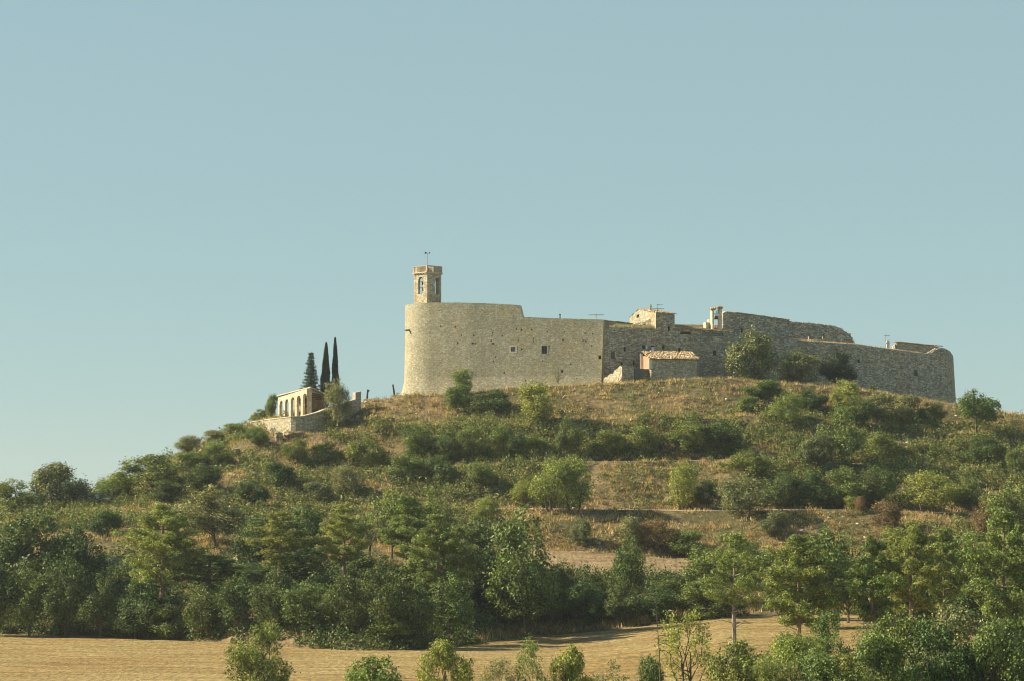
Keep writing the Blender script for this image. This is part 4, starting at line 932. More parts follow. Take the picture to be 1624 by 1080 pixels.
mb = MB(); mb.tube([at(979.5, 604, 388.6), at(984.5, 585, 389.6)], [.09, .07], 5); mb.tube([at(982, 605, 388.5), at(987, 597, 389)], [.12, .1], 5); mb.tube([at(986.6, 600, 389), at(986.4, 581, 389.2)], [.12, .1], 5); mb.build('board', M['coping'], RU)
D2 = at(1032.8, 600, 391.2)
w = Plain((D.x, D.y + .15), (D2.x, D2.y + .1), zat(584.5, 390.7), BOT, [], .3); mb = MB(); w.build(mb, 1); mb.build('low_wall', [M['grey_wood'], M['coping'], M['hole']], RU)
mb = MB()
for k in range(7): p = at(1008 + k * 2.1, 592, 390.25); mb.box((p.x, p.y, zat(592.5, 390.25)), .20, .07, 1.75)
mb.build('board_fence', M['grey_wood'], RU)
TS = root_at('dry_stone_wall', 1050, 612, 385, 'low dark dry stone retaining wall in the grass below the shed', 'wall')
w = Wall([(1020, 386.6), (1045, 385.6), (1084, 386.2)], [(1020, 607), (1040, 604.5), (1065, 605), (1084, 608)], BOT, [], .6, None, .08, 3, 1.5); mb = MB(); w.build(mb, 1); mb.build('stones', [M['dry_stone'], M['dry_stone'], M['hole']], TS)

# --- arcade pavilion, retaining wall
AR = root_at('arcade_pavilion', 470, 655, 381, 'cream pavilion with a row of five pointed arches at the top of the left slope', 'pavilion')
A = (at(440.8, 640, 386.0).x, 386.0); B = (at(490.5, 640, 378.0).x, 378.0); Lw = math.hypot(B[0] - A[0], B[1] - A[1])
class Arc(Plain):
    pass
ao = []
for i, (x0, x1, t, b) in enumerate(((443.3, 449.3, 634.5, 665), (452.3, 458.3, 631.8, 665), (461.3, 467.8, 628.8, 664), (470.7, 477.2, 626.2, 663), (480.2, 486.8, 622.6, 662))):
    ao.append(((x0 - 440.8) / 49.7, (x1 - 440.8) / 49.7, zat(b, 382), zat(t, 384 - 1.5 * i), 'arch', True))
w = Plain(A, B, lambda u: float(np.interp(u, [0, 1], [zat(628.5, 386), zat(614.8, 378)])), 26, ao, .45); 
mb = MB(); w.build(mb, 1)
mb.build('arched_wall', [M['sand_stone'], M['coping'], M['brownwall']], AR)
dB = (at(517, 640, 387).x, 387.0); dA = (A[0] + dB[0] - B[0], A[1] + dB[1] - B[1])
zbr = lambda u: float(np.interp(u, [0, 1], [zat(615.2, 378), zat(627, 387)]))
w = Plain(B, dB, zbr, 26, [(.16, .93, zat(665, 381), zat(624, 383), None, True)], .45); mb = MB(); w.build(mb, 1); mb.build('side_wall', [M['brownwall'], M['coping'], M['hole']], AR)
w = Plain(dB, dA, zat(628, 390), 26, [], .3); mb = MB(); w.build(mb, 1); mb.build('back_wall', [M['brownwall'], M['coping'], M['hole']], AR)
mb = MB(); P = [Vector((B[0] + .2, B[1] - .25, zat(614.2, 378))), Vector((dB[0] + .25, dB[1], zat(626.2, 387))), Vector((dA[0], dA[1], zat(627, 388) - .4)), Vector((A[0] - .2, A[1] - .1, zat(628, 386)))]
mb.quad(*P); mb.quad(*[p + Vector((0, 0, .18)) for p in P]); 
for i in range(4): a, b = P[i], P[(i + 1) % 4]; mb.quad(a, b, b + Vector((0, 0, .18)), a + Vector((0, 0, .18)))
mb.build('roof', M['coping'], AR)
mb = MB()
for k in range(5): u = (k + .5) / 5; p = Vector((B[0], B[1], 0)).lerp(Vector((dB[0], dB[1], 0)), u); mb.box((p.x - .8, p.y + 1.2, zat(619 + 10 * u, 380) - .1), .12, 3.0, .16, .6)
mb.build('beams', M['wood'], AR)
RW = root_at('retaining_wall', 470, 680, 374, 'curved stone retaining wall below the arcade, sunlit left part and shaded right part', 'wall')
w = Wall([(383, 390), (410, 382.5), (440, 376.5), (462, 373.0), (470, 372.8), (500, 375.5), (540, 379.6), (573, 383)], [(383, 676), (400, 669), (420, 666), (440, 663.5), (462, 661), (480, 660.5), (490, 658), (505, 654), (520, 648), (540, 641.5), (560, 635), (564, 634), (564.1, 621.5), (573, 620)], 18, [], .7, None, .02, 5)
mb = MB(); w.build(mb, 1); mb.build('wall', [M['pale_stone'], M['coping'], M['hole']], RW)
mb = MB()
for a in np.arange(384, 562, 3.2): z = w.ztop(a + 1.6); n_ = w.nrm(a + 1.6); c_ = w.pt(a + 1.6, z + .07, -.32); q0 = w.pt(a, 0); q1 = w.pt(a + 3.1, 0); sl_ = math.atan2(w.ztop(a + 3.1) - w.ztop(a), (q1 - q0).length); mb.box(c_, (q1 - q0).length, .85, .15, math.atan2(q1.y - q0.y, q1.x - q0.x), tilt=(0, -sl_))
mb.build('coping', M['coping'], RW)
# gnarled posts
for px, rb, rt, dx, lb in ((582, 630, 617, 1.6, 'thin leaning post nearer the arcade on the skyline'), (626, 626, 609, -3.0, 'thin leaning post close to the foot of the round castle corner')):
    Y = 391; r = root_at('leaning_post', px, rb, Y, lb, 'post'); mb = MB(); mb.tube([at(px, rb + 6, Y), at(px + dx * .5, (rb + rt) / 2, Y), at(px + dx, rt, Y)], [.17, .15, .13], 6); mb.build('post', M['wood'], r)
    if dx > 0: mb = MB(); mb.tube([at(px + 1, rt + 5, Y), at(px + 4, rt + 1, Y)], [.1, .07], 5); mb.build('side_branch', M['wood'], r)
# boulders on the left slope and stone heap hut
def boulder(px, row, w_, h_, label, seed, Y=None):
    Y = Y or hitY(px, row + 4, 300); rg = np.random.default_rng(seed); n = 9; W_ = w_ / F * Y; H_ = h_ / F * Y
    u = np.linspace(0, 2 * np.pi, 13)[:-1]; v = np.linspace(-.5, .5, 6) * np.pi; V = []
    for b in v:
        for a in u: k = 1 + rg.normal() * .10; cs = abs(math.cos(b)) ** (.6 if w_ > 50 else .35); V.append((W_ / 2 * cs * math.cos(a) * k, W_ * .4 * cs * math.sin(a) * k, H_ / 2 * math.sin(b) * (1 + rg.normal() * .05)))
    mb = MB(); c_ = at(px, row, Y); mb.v = [(c_.x + x, c_.y + y, c_.z + z) for x, y, z in V]
    for i in range(5):
        for j in range(12): mb.f.append((i * 12 + j, i * 12 + (j + 1) % 12, (i + 1) * 12 + (j + 1) % 12, (i + 1) * 12 + j)); mb.m.append(0)
    mb.f.append(tuple(60 + i for i in range(12))); mb.m.append(0)
    o = mb.build('boulder', M['rock']); tag(o, label, 'rock', 'rocks breaking out of the left slope'); return o
for i, (px, r, w_, h_, lb) in enumerate(((442, 694, 13, 20, 'tall split rock block under the left end of the shaded retaining wall'), (466, 688, 34, 11, 'long flat rock ledge with dry grass on top below the retaining wall'), (374, 716, 14, 12, 'pale boulder on the left slope under the retaining wall end'),
    (398, 728, 11, 16, 'tall narrow pale rock half way down the left slope'), (352, 722, 16, 9, 'broad low pale rock near the left skyline'), (322, 716, 14, 9, 'smaller pale rock on the left skyline'), (437, 711, 7, 6, 'little pale stone under the split rock block'), (288, 760, 10, 6, 'small boulder near the dark ivy bush on the left slope'))): boulder(px, r, w_, h_, lb, 60 + i)
sh_ = boulder(160, 789, 60, 17, 'grey heap of tumbled field stones on the left skyline', 77, 350); sh_.name = 'stone_heap'; sh_.material_slots[0].link = 'OBJECT'; sh_.material_slots[0].material = M['dry_stone']; del sh_['group']
# old stone wall in the wood (left), quarried face behind the wood
for (pl_, tp, lb, mt) in (([(160, 300), (225, 301), (300, 303)], [(160, 893), (190, 881), (240, 878), (300, 882)], 'grey old terrace wall half hidden behind the left wood', 'shed_stone'),
                      ([(368, 303), (380, 302), (400, 303)], [(368, 890), (376, 882), (390, 886), (400, 893)], 'sunlit broken stone face among the trees left of centre', 'pale_stone')):
    r = root_at('terrace_wall', pl_[0][0], 900, pl_[0][1], lb, 'wall'); w = Wall(pl_, tp, 3, [], .8, None, .1, 5, 4); mb = MB(); w.build(mb, 1); mb.build('wall', [M[mt], M[mt], M['hole']], r)

# ------------------------------------------------------------------ trees and bushes
BR, SH_, PN = 'broadleaf_tree', 'shrub', 'pine_tree'
SKY = [ # name, kind, px, foot row (or None), distance, top row, width, leaf material, label
 ('fir_tree', 'fir', 493, None, 392, 559, 30, None, 'small dark conifer with tiered branches left of the two cypresses', 'fir'),
 ('cypress_tree', 'cypress', 515.5, None, 392, 546, 16, None, 'left, shorter and wider of the two narrow cypresses behind the arcade', 'cypress'),
 ('cypress_tree', 'cypress', 532.5, None, 392, 540, 12.5, None, 'right, taller and thinner of the two narrow cypresses behind the arcade', 'cypress'),
 (BR, 'airy', 535, None, 376.5, 604, 42, 'leaf_olive', 'pale feathery tree hanging over the retaining wall below the cypresses', 'tree'),
 (SH_, 'bush', 432, None, 394, 627, 20, 'leaf_mid', 'green bush peeking out behind the left end of the arcade', 'bush'),
 (SH_, 'bush', 412, None, 396, 650, 26, 'leaf_mid', 'low green bush on the skyline left of the arcade', 'bush'),
 (SH_, 'airy', 735, None, 386, 585, 34, 'leaf_bright', 'round yellow green bush at the foot of the ochre wall below the tower side', 'bush'),
 (SH_, 'bush', 733, 652, None, 610, 44, 'leaf_mid', 'green bush directly below the round bush at the ochre wall', 'bush'),
 (SH_, 'bush', 787, 657, None, 622, 62, 'leaf_dark', 'wide dark ivy bush below the ochre wall left of the bright willowy tree', 'bush'),
 (BR, 'airy', 855, 672, None, 603, 66, 'leaf_bright', 'bright willowy tree in front of the ochre wall under the larger window', 'tree'),
 ('sapling', 'twiggy', 886, None, 398, 582, 12, 'leaf_dark', 'thin dark sapling against the ochre wall', 'sapling'),
 (BR, 'bush', 1194, None, 394, 531, 72, 'leaf_olive', 'large round olive coloured tree against the grey rampart', 'tree'),
 (SH_, 'airy', 1264, None, 395, 558, 72, 'leaf_olive', 'loose spreading olive bush between the round tree and the dark evergreen', 'bush'),
 (SH_, 'oak', 1328, None, 396, 556, 54, 'leaf_cypress', 'very dark round evergreen bush against the rampart', 'bush'),
 (SH_, 'bush', 1382, None, 402, 610, 16, 'leaf_dark', 'tiny dark bush at the foot of the rampart', 'bush'),
 (BR, 'loose', 1548, 690, None, 622, 64, 'leaf_mid', 'round green tree on the skyline just right of the rampart end', 'tree'),
 ('bare_tree', 'twiggy', 1492, 680, None, 630, 42, 'leaf_olive', 'small half bare tree with pale branches below the right end of the rampart', 'tree'),
 (SH_, 'twiggy', 1610, 682, None, 652, 26, 'leaf_olive', 'small thin bush on the skyline at the right edge', 'bush'),
 (BR, 'oak', 22, None, 345, 762, 74, 'leaf_mid', 'dense dark tree on the skyline at the left edge', 'tree'),
 (BR, 'bush', 97, None, 350, 738, 84, 'leaf_olive', 'rounded olive green tree alone on the left skyline', 'tree'),
 (BR, 'loose', 242, None, 352, 722, 92, 'leaf_mid', 'spreading green tree on the slope where the left skyline starts to climb', 'tree'),
 (SH_, 'bush', 192, None, 354, 752, 76, 'leaf_bright', 'low yellow green mound of creeper over a stone heap on the left skyline', 'bush'),
 (SH_, 'oak', 320, 778, None, 735, 56, 'leaf_dark', 'dark ivy covered thicket on the middle of the left slope', 'bush'),
]
BUSH = [ # px, foot row, top row, width, kind, leaf, label
 (300, 722, 690, 40, 'airy', 'leaf_olive', 'olive bush on the left skyline above the spreading green tree'),
 (335, 704, 682, 40, 'bush', 'leaf_olive', 'low olive bush on the skyline left of the retaining wall'),
 (375, 692, 672, 46, 'bush', 'leaf_mid', 'green bush touching the left end of the retaining wall'),
 (408, 706, 680, 40, 'bush', 'leaf_mid', 'green bush under the left part of the retaining wall'),
 (300, 750, 718, 56, 'bush', 'leaf_mid', 'wide green bush under the left skyline bushes'),
 (348, 740, 700, 52, 'airy', 'leaf_mid', 'middle green bush on the rocky left slope'),
 (470, 735, 695, 40, 'oak', 'leaf_mid', 'green ivy clad bush below the flat rock ledge'),
 (520, 738, 700, 44, 'oak', 'leaf_dark', 'dark ivy clad bush right of the flat rock ledge'),
 (440, 775, 735, 46, 'bush', 'leaf_dark', 'dark bush half way down below the arcade'),
 (580, 745, 700, 56, 'bush', 'leaf_mid', 'green thicket below the stretch of bare bank left of the castle'),
 (655, 725, 672, 52, 'oak', 'leaf_mid', 'tall ivy clad thicket below the round castle corner'),
 (710, 735, 680, 44, 'oak', 'leaf_dark', 'tall dark ivy column right of the thicket below the round corner'),
 (745, 730, 676, 50, 'oak', 'leaf_mid', 'ivy covered hump below the ochre wall, left one of the pair'),
 (800, 730, 676, 54, 'oak', 'leaf_mid', 'ivy covered hump below the ochre wall, right one of the pair'),
 (842, 728, 690, 46, 'bush', 'leaf_bright', 'yellow green bush on the bank under the bright willowy tree'),
 (900, 730, 660, 40, 'oak', 'leaf_dark', 'dark bush with an upright tip on the terrace edge below the ochre wall'),
 (960, 725, 684, 60, 'bush', 'leaf_mid', 'broad green bush on the upper bank below the ruined stub'),
 (1020, 722, 678, 60, 'bush', 'leaf_mid', 'broad green bush on the upper bank below the shed'),
 (1090, 722, 668, 60, 'oak', 'leaf_mid', 'tall ivy heap on the upper bank right of the shed'),
 (1145, 722, 668, 60, 'oak', 'leaf_dark', 'dark ivy heap on the upper bank below the large round olive tree'),
 (1190, 655, 628, 46, 'bush', 'leaf_mid', 'green bush on the grass under the large round olive tree'),
 (1212, 632, 604, 60, 'bush', 'leaf_mid', 'low green hump on the skyline grass left of the loose olive bush'),
 (1248, 676, 622, 46, 'airy', 'leaf_bright', 'small bright tree on the grass terrace below the loose olive bush'),
 (1287, 655, 616, 44, 'oak', 'leaf_dark', 'dark green bush right of the small bright terrace tree'),
 (1338, 650, 606, 56, 'bush', 'leaf_bright', 'bright bush just below the dark evergreen'),
 (1360, 680, 630, 46, 'oak', 'leaf_dark', 'dark bush below the bright bush under the rampart'),
 (1335, 745, 648, 66, 'loose', 'leaf_mid', 'tall tree rising through the upper bank below the dark evergreen'),
 (1300, 748, 690, 60, 'oak', 'leaf_olive', 'greyish bush at the foot of the tall tree on the upper bank'),
 (1400, 672, 624, 52, 'bush', 'leaf_olive', 'olive thicket under the middle of the rampart, left one'),
 (1440, 674, 628, 52, 'bush', 'leaf_olive', 'olive thicket under the middle of the rampart, right one'),
 (1475, 676, 640, 40, 'bush', 'leaf_mid', 'green thicket left of the small half bare tree'),
 (1400, 735, 686, 60, 'oak', 'leaf_mid', 'ivy mass on the bank above the upper track at the right'),
 (1560, 740, 690, 56, 'oak', 'leaf_dark', 'dark ivy mass below the round skyline tree at the right'),
 (1586, 746, 708, 34, 'bush', 'leaf_mid', 'rounded bush standing on the upper track near the right edge'),
 (1612, 752, 714, 28, 'bush', 'leaf_mid', 'last rounded bush on the upper track at the right edge'),
 (877, 812, 728, 66, 'airy', 'leaf_bright', 'left half of the bright green willow pair on the lower track'),
 (912, 808, 720, 60, 'airy', 'leaf_bright', 'right and taller half of the bright green willow pair on the lower track'),
 (830, 800, 758, 36, 'airy', 'leaf_bright', 'small bright bush left of the willow pair on the lower track'),
 (770, 830, 788, 36, 'airy', 'leaf_bright', 'pale green bush at the left end of the lower track'),
 (1082, 806, 732, 56, 'airy', 'leaf_bright', 'upright bright tree with a visible stem in the middle of the lower track'),
 (1120, 800, 764, 44, 'bush', 'leaf_dark', 'dark bush just right of the upright bright tree on the lower track'),
 (1188, 770, 716, 66, 'loose', 'leaf_mid', 'green tree on the bank below the upper track right of centre'),
 (1178, 822, 754, 84, 'airy', 'leaf_olive', 'wide dull olive tree with a dark stem on the lower track'),
 (1245, 806, 752, 60, 'oak', 'leaf_dark', 'dark ivy heap on the lower bank right of the dull olive tree'),
 (1290, 806, 748, 60, 'oak', 'leaf_dark', 'second dark ivy heap on the lower bank right of the dull olive tree'),
 (1340, 806, 742, 64, 'oak', 'leaf_mid', 'large ivy heap on the lower bank below the tall bank tree'),
 (1390, 806, 742, 60, 'oak', 'leaf_dark', 'dark ivy heap left of the bright rounded tree on the lower bank'),
 (1474, 812, 748, 78, 'airy', 'leaf_bright', 'bright rounded tree on the lower track at the right'),
 (1530, 808, 758, 60, 'oak', 'leaf_mid', 'ivy heap right of the bright rounded tree on the lower track'),
 (1350, 808, 784, 32, 'bush', 'leaf_bright', 'small bright bush on the edge of the lower track, left of two russet ones'),
 (1286, 806, 788, 22, 'bush', 'leaf_bright', 'tiny bright bush on the edge of the lower track'),
 (1365, 810, 788, 26, 'bush', 'leaf_russet', 'small russet bush next to the small bright bush'),
 (1400, 840, 795, 50, 'bush', 'leaf_russet', 'larger russet bush hanging below the edge of the lower track'),
 (1560, 850, 788, 36, 'airy', 'leaf_russet', 'tall reddish bush near the right edge above the pines'),
 (1598, 870, 776, 74, 'loose', 'leaf_mid', 'big green tree at the right edge above the pines'),
 (760, 775, 735, 46, 'bush', 'leaf_mid', 'green bush on the middle slope left of the willow pair'),
 (700, 770, 725, 50, 'bush', 'leaf_dark', 'dark bush on the middle slope below the tall ivy column'),
 (640, 765, 722, 56, 'bush', 'leaf_mid', 'green bush on the middle slope below the thicket at the round corner'),
 (550, 790, 735, 46, 'airy', 'leaf_olive', 'upright olive bush on the middle slope below the cypresses'),
 (500, 800, 765, 46, 'bush', 'leaf_olive', 'olive bush low on the middle slope below the fir'),
 (400, 800, 765, 46, 'bush', 'leaf_dark', 'dark bush low on the left slope above the pines'),
 (262, 800, 762, 50, 'bush', 'leaf_dark', 'dark bush under the spreading skyline tree'),
 (165, 850, 812, 50, 'bush', 'leaf_dark', 'dark bush on the bare soil left of the large bright pine'),
 (1045, 872, 822, 60, 'airy', 'leaf_russet', 'russet bush on the dry bank above the upper stubble strip'),
 (1000, 868, 822, 52, 'bush', 'leaf_olive', 'olive bush on the dry bank above the upper stubble strip'),
 (1095, 880, 842, 70, 'bush', 'leaf_mid', 'green bush at the right end of the upper stubble strip'),
 (1230, 850, 812, 46, 'bush', 'leaf_olive', 'dry olive bush hanging below the lower track right of centre'),
 (920, 862, 825, 40, 'bush', 'leaf_olive', 'small dry bush above the left end of the upper stubble strip'),
]
for n_, k_, px, base, Y, top, w, mt, lb, cat in SKY: plant(n_, k_, px, top, w, lb, cat, mt, base, Y)
for px, base, top, w, k_, mt, lb in BUSH:
    plant(BR if 'tree' in lb.split(' ')[:5] and k_ != 'bush' else SH_, k_, px, top, w, lb, 'tree' if 'tree' in lb.split(' ')[:5] else 'bush', mt, base, group='bushes and small trees on the terraces')
# wood behind the stubble field: distance, column, top row, width
WOOD = [
 # upper row of the wood, left to right
 (BR, 'oak', 60, 290, 812, 112, 'leaf_dark', 'tall spreading dark tree in the upper left of the wood'),
 (BR, 'loose', 340, 314, 776, 103, 'leaf_olive', 'open crowned olive toned tree with a dark forked stem on the left slope'),
 (PN, 'pine', 258, 276, 800, 118, 'leaf_bright', 'large bright green pine left of centre in the wood'),
 (BR, 'oak', 405, 298, 822, 72, 'leaf_dark', 'dark tree behind the leaning pine'),
 (PN, 'slim', 440, 274, 812, 92, 'leaf_pine', 'dark pine left of the brightest pine in the wood'),
 (BR, 'oak', 480, 304, 806, 83, 'leaf_dark', 'dark round tree between the two pines left of centre'),
 (PN, 'pine', 545, 276, 798, 83, 'leaf_bright', 'brightest yellow green pine in the middle of the wood'),
 ('bare_tree', 'twiggy', 587, 304, 788, 68, 'leaf_olive', 'nearly bare forked tree with a black stem above the wood'),
 (BR, 'loose', 622, 311, 780, 66, 'leaf_bright', 'bright tree on the slope behind the nearly bare one'),
 (PN, 'slim', 645, 284, 786, 85, 'leaf_pine', 'flat layered pine right of the nearly bare tree'),
 (PN, 'pine', 692, 268, 818, 92, 'leaf_pine', 'green pine with a pale visible trunk in the middle of the wood'),
 (BR, 'loose', 690, 308, 792, 66, 'leaf_mid', 'blue green tree behind the pine with the pale trunk'),
 (PN, 'slim', 728, 272, 836, 72, 'leaf_pine', 'dark pine with dead lower branches right of the pale trunked pine'),
 (BR, 'oak', 760, 291, 826, 88, 'leaf_dark', 'dark tree left of the tall loose tree'),
 (BR, 'loose', 830, 278, 818, 105, 'leaf_mid', 'tall loose crowned tree at the right shoulder of the wood'),
 (BR, 'oak', 893, 290, 893, 56, 'leaf_dark', 'dark rounded tree right of the tall loose crowned one'),
 (BR, 'oak', 940, 290, 903, 52, 'leaf_dark', 'dark ivy clad tree below the left part of the upper strip'),
 (BR, 'loose', 997, 290, 858, 50, 'leaf_mid', 'grey green tree rising in front of the upper stubble strip'),
 (BR, 'oak', 1065, 289, 912, 60, 'leaf_mid', 'green tree just right of the visible part of the upper strip'),
 (BR, 'loose', 1120, 290, 872, 88, 'leaf_mid', 'tall green tree left of the bare branched pine'),
 (BR, 'oak', 1118, 282, 920, 92, 'leaf_mid', 'rounded tree in front of the tall green one near the bare branched pine'),
 (BR, 'oak', 1190, 300, 858, 99, 'leaf_mid', 'wide green tree behind the bare branched pine'),
 (PN, 'slim', 335, 278, 880, 105, 'leaf_pine', 'leaning thin stemmed pine right of the large bright pine'),
 # middle row
 (BR, 'oak', 8, 292, 838, 84, 'leaf_dark', 'dark tree at the left edge of the wood'),
 (BR, 'oak', 122, 288, 836, 84, 'leaf_dark', 'dark tree left of the grey terrace wall'),
 (BR, 'oak', 235, 274, 915, 83, 'leaf_dark', 'ivy choked dark tree at the foot of the large bright pine'),
 (BR, 'oak', 410, 286, 892, 88, 'leaf_dark', 'dark tree at the foot of the dark pine'),
 (BR, 'oak', 478, 284, 868, 99, 'leaf_dark', 'large dark tree left of the foot of the brightest pine'),
 (BR, 'loose', 520, 276, 915, 88, 'leaf_dark', 'shaded tree under the brightest pine'),
 (BR, 'oak', 590, 286, 878, 105, 'leaf_dark', 'dark tree right of the foot of the brightest pine'),
 (BR, 'loose', 640, 274, 900, 92, 'leaf_mid', 'tree with lit leaf tufts left of the pale trunk'),
 (BR, 'oak', 700, 280, 912, 88, 'leaf_dark', 'dark tree around the foot of the pale trunk'),
 (BR, 'oak', 762, 284, 880, 92, 'leaf_dark', 'dark tree at the foot of the pine with dead branches'),
 (BR, 'oak', 815, 280, 905, 99, 'leaf_mid', 'dense tree below the tall loose crowned one'),
 # lower fringe towards the field
 (BR, 'oak', -12, 279, 880, 69, 'leaf_dark', 'first tree from the left in the front row of the wood along the stubble field'),
 (BR, 'loose', 48, 279, 905, 73, 'leaf_mid', 'second tree from the left in the front row of the wood along the stubble field'),
 (BR, 'oak', 105, 278, 885, 74, 'leaf_dark', 'third tree from the left in the front row of the wood along the stubble field'),
 (BR, 'oak', 160, 276, 915, 66, 'leaf_dark', 'fourth tree from the left in the front row of the wood along the stubble field'),
 (BR, 'loose', 215, 274, 962, 68, 'leaf_dark', 'fifth tree from the left in the front row of the wood along the stubble field'),
 (BR, 'oak', 268, 272, 960, 63, 'leaf_mid', 'sixth tree from the left in the front row of the wood along the stubble field'),
 (BR, 'oak', 322, 269, 930, 64, 'leaf_dark', 'seventh tree from the left in the front row of the wood along the stubble field'),
 (BR, 'loose', 378, 265.5, 915, 66, 'leaf_dark', 'eighth tree from the left in the front row of the wood along the stubble field'),
 (BR, 'oak', 436, 262, 905, 69, 'leaf_dark', 'ninth tree from the left in the front row of the wood along the stubble field'),
 (BR, 'oak', 492, 259, 925, 78, 'leaf_mid', 'tenth tree from the left in the front row of the wood along the stubble field'),
 (BR, 'loose', 548, 256, 915, 68, 'leaf_dark', 'eleventh tree from the left in the front row of the wood along the stubble field'),
 (BR, 'oak', 602, 254.5, 900, 74, 'leaf_dark', 'twelfth tree from the left in the front row of the wood along the stubble field'),
 (BR, 'oak', 660, 255, 925, 62, 'leaf_dark', 'thirteenth tree from the left in the front row of the wood along the stubble field'),
 (BR, 'loose', 712, 260, 915, 76, 'leaf_mid', 'fourteenth tree from the left in the front row of the wood along the stubble field'),
 (SH_, 'loose', 622, 254.5, 978, 72, 'leaf_bright', 'lit leafy shrub standing in front of the dark wood at the field edge'),
 (SH_, 'oak', 860, 286, 925, 62, 'leaf_dark', 'dark hedge bush behind the tall dry weeds, leftmost'),
 (SH_, 'oak', 925, 286, 925, 62, 'leaf_dark', 'dark hedge bush behind the tall dry weeds, second from left'),
 (SH_, 'oak', 985, 285, 925, 62, 'leaf_dark', 'dark hedge bush behind the tall dry weeds, third from left'),
 (SH_, 'oak', 1040, 284, 932, 62, 'leaf_dark', 'dark hedge bush behind the dead conifer top'),
]
for n_, k_, px, Y, top, w, mt, lb in WOOD: plant(n_, k_, px, top, w, lb, {BR: 'tree', SH_: 'bush', PN: 'pine'}.get(n_, 'tree'), mt, None, Y, group='trees of the wood behind the stubble field')
# pines and trees at the right, nearer
RIGHT = [
 (PN, 'ragged', 1166, 205, 846, 106, 'leaf_pine', 'thin pine with a pale trunk and bare whitish lower branches', 'pine'),
 (PN, 'pine', 1268, 212, 850, 112, 'leaf_pine', 'full pine with a mottled pale trunk left of the right hand pine group', 'pine'),
 (BR, 'oak', 1308, 262, 842, 92, 'leaf_mid', 'round green broadleaf tree behind the full pine', 'tree'),
 (BR, 'oak', 1345, 270, 850, 74, 'leaf_mid', 'smaller round tree between the full pine and the right hand pine group', 'tree'),
 (PN, 'slim', 1389, 210, 855, 91, 'leaf_pine', 'tall pine with a straight reddish trunk, leftmost of the right hand group', 'pine'),
 (PN, 'pine', 1445, 225, 828, 99, 'leaf_pine', 'broad topped pine, tallest in the middle of the right hand group', 'pine'),
 (PN, 'slim', 1498, 230, 838, 85, 'leaf_pine', 'pine with a bare orange trunk right of the broad topped one', 'pine'),
 (PN, 'slim', 1420, 262, 838, 72, 'leaf_pine', 'farther pine behind the gap left of the broad topped pine', 'pine'),
 (BR, 'oak', 1530, 262, 850, 86, 'leaf_mid', 'dark tree filling the gap before the rightmost pine', 'tree'),
 (BR, 'oak', 1465, 275, 872, 90, 'leaf_dark', 'shaded tree behind the trunks of the right hand pines', 'tree'),
 (PN, 'pine', 1594, 205, 808, 125, 'leaf_pine', 'very large pine with pale dead lower branches at the right edge', 'pine'),
 (PN, 'pine', 1648, 214, 830, 95, 'leaf_pine', 'pine cut by the right edge of the picture', 'pine'),
 (BR, 'oak', 1240, 275, 892, 70, 'leaf_mid', 'green tree behind the full pine, towards the bare branched pine', 'tree'),
 (SH_, 'oak', 1405, 266, 925, 80, 'leaf_dark', 'shaded thicket between the trunks of the two leftmost right hand pines', 'bush'),
 (SH_, 'oak', 1475, 262, 918, 84, 'leaf_dark', 'shaded thicket behind the trunk of the broad topped pine', 'bush'),
 (SH_, 'oak', 1545, 258, 915, 84, 'leaf_dark', 'shaded thicket left of the trunk of the very large right pine', 'bush'),
 (SH_, 'oak', 1615, 256, 920, 84, 'leaf_dark', 'shaded thicket right of the trunk of the very large right pine', 'bush'),
 ('dead_tree', 'dead', 1043, 160, 952, 74, None, 'dead bare conifer with drooping grey twigs in front of the field', 'dead tree'),
]
for n_, k_, px, Y, top, w, mt, lb, cat in RIGHT: plant(n_, k_, px, top, w, lb, cat, mt, None, Y)
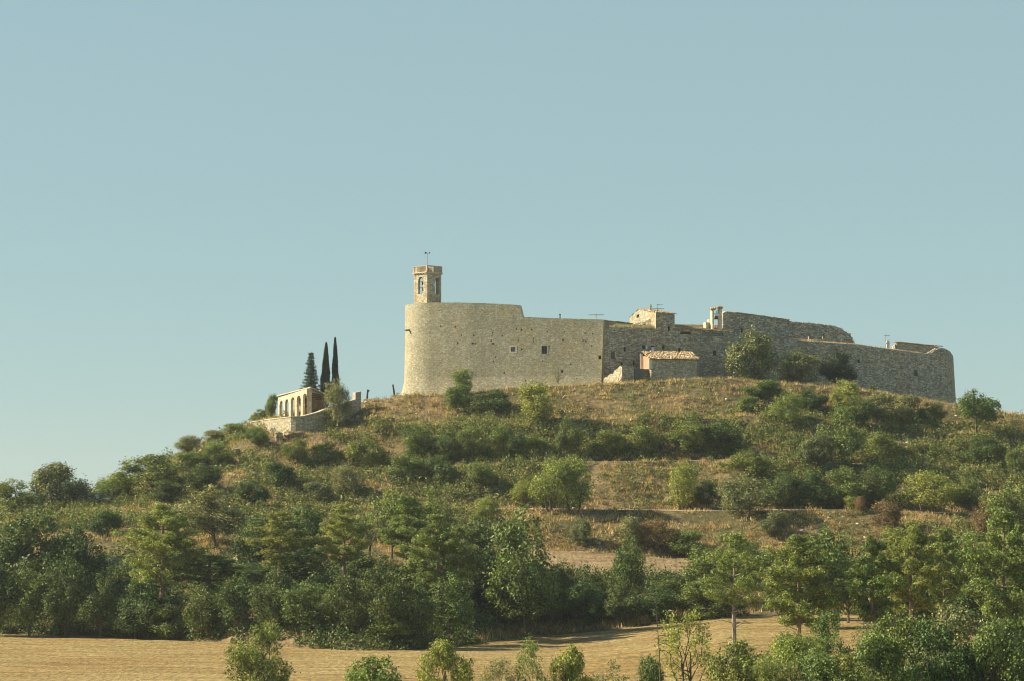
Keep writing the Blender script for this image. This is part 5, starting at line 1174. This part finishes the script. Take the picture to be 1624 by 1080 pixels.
NEAR = [
 (BR, 'near', 416, 172, 988, 92, 'leaf_mid', 'leafy green tree standing alone on the left of the stubble field', 'tree'),
 (SH_, 'nearbush', 585, 165, 1044, 88, 'leaf_bright', 'yellow green bush at the bottom edge left of centre', 'bush'),
 (BR, 'near', 706, 168, 1014, 80, 'leaf_bright', 'round bushy light green tree at the bottom edge near the centre', 'tree'),
 (SH_, 'nearairy', 790, 165, 1040, 52, 'leaf_olive', 'small grey green bush right of the round light tree at the bottom', 'bush'),
 (SH_, 'nearairy', 842, 165, 1006, 54, 'leaf_bright', 'thin pointed sapling at the bottom edge right of centre', 'sapling'),
 (SH_, 'nearbush', 909, 165, 1030, 66, 'leaf_bright', 'compact yellow green bush at the bottom edge', 'bush'),
 (SH_, 'nearairy', 972, 162, 1044, 60, 'leaf_mid', 'loose low bush left of the dead conifer', 'bush'),
 (SH_, 'nearbush', 1031, 166, 1036, 44, 'leaf_mid', 'green bush at the foot of the dead conifer', 'bush'),
 (BR, 'nearairy', 1088, 178, 962, 78, 'leaf_bright', 'tall airy light green tree right of the dead conifer', 'tree'),
 (SH_, 'nearbush', 1170, 175, 1020, 92, 'leaf_mid', 'dark green bush around the foot of the bare branched pine', 'bush'),
 (SH_, 'near', 1262, 170, 1000, 96, 'leaf_bright', 'big leafed green bush under the full pine', 'bush'),
 (SH_, 'near', 1315, 182, 975, 84, 'leaf_mid', 'green bush right of the big leafed one under the full pine', 'bush'),
 (SH_, 'nearairy', 1378, 190, 985, 60, 'leaf_olive', 'pale loose bush on the dry ground between the pines', 'bush'),
 (SH_, 'near', 1345, 158, 1035, 90, 'leaf_mid', 'low green crown at the bottom edge left of the spreading oak', 'bush'),
 (BR, 'near', 1440, 162, 972, 130, 'leaf_mid', 'left crown of the spreading oaks at the bottom right', 'tree'),
 (BR, 'near', 1530, 158, 962, 150, 'leaf_olive', 'large spreading oak with dark winding limbs at the bottom right', 'tree'),
 (BR, 'near', 1612, 156, 978, 116, 'leaf_mid', 'oak crown in the bottom right corner', 'tree'),
 (BR, 'near', 1390, 150, 1000, 120, 'leaf_mid', 'low oak crown left of the spreading oaks at the bottom edge', 'tree'),
 (BR, 'near', 1486, 152, 985, 120, 'leaf_dark', 'dark oak crown low between the two spreading oaks at the bottom edge', 'tree'),
 (BR, 'near', 1575, 152, 982, 120, 'leaf_mid', 'oak crown at the very bottom right of the largest spreading oak', 'tree'),
 (BR, 'near', 1290, 152, 1030, 110, 'leaf_mid', 'low oak crown at the bottom edge under the full pine', 'tree'),
 (SH_, 'near', 1212, 158, 1046, 70, 'leaf_mid', 'low bush at the bottom edge between the two dark green bushes', 'bush'),
]
for n_, k_, px, Y, top, w, mt, lb, cat in NEAR: plant(n_, k_, px, top, w, lb, cat, mt, None, Y)

# ------------------------------------------------------------------ summer haze
hm = bpy.data.materials.new('haze'); hm.use_nodes = True; hn = hm.node_tree; hn.nodes.clear()
ho = hn.nodes.new('ShaderNodeOutputMaterial'); pv = hn.nodes.new('ShaderNodeVolumePrincipled')
pv.inputs['Color'].default_value = (0.82, 0.90, 0.95, 1); pv.inputs['Density'].default_value = 0.00009; pv.inputs['Anisotropy'].default_value = 0.2
hn.links.new(pv.outputs[0], ho.inputs['Volume'])
mb = MB(); mb.box((0, 960, 22.5), 2400, 2100, 71); hz_ = mb.build('haze', hm); tag(hz_, 'thin summer haze over the valley and the hill', 'haze', kind='stuff')
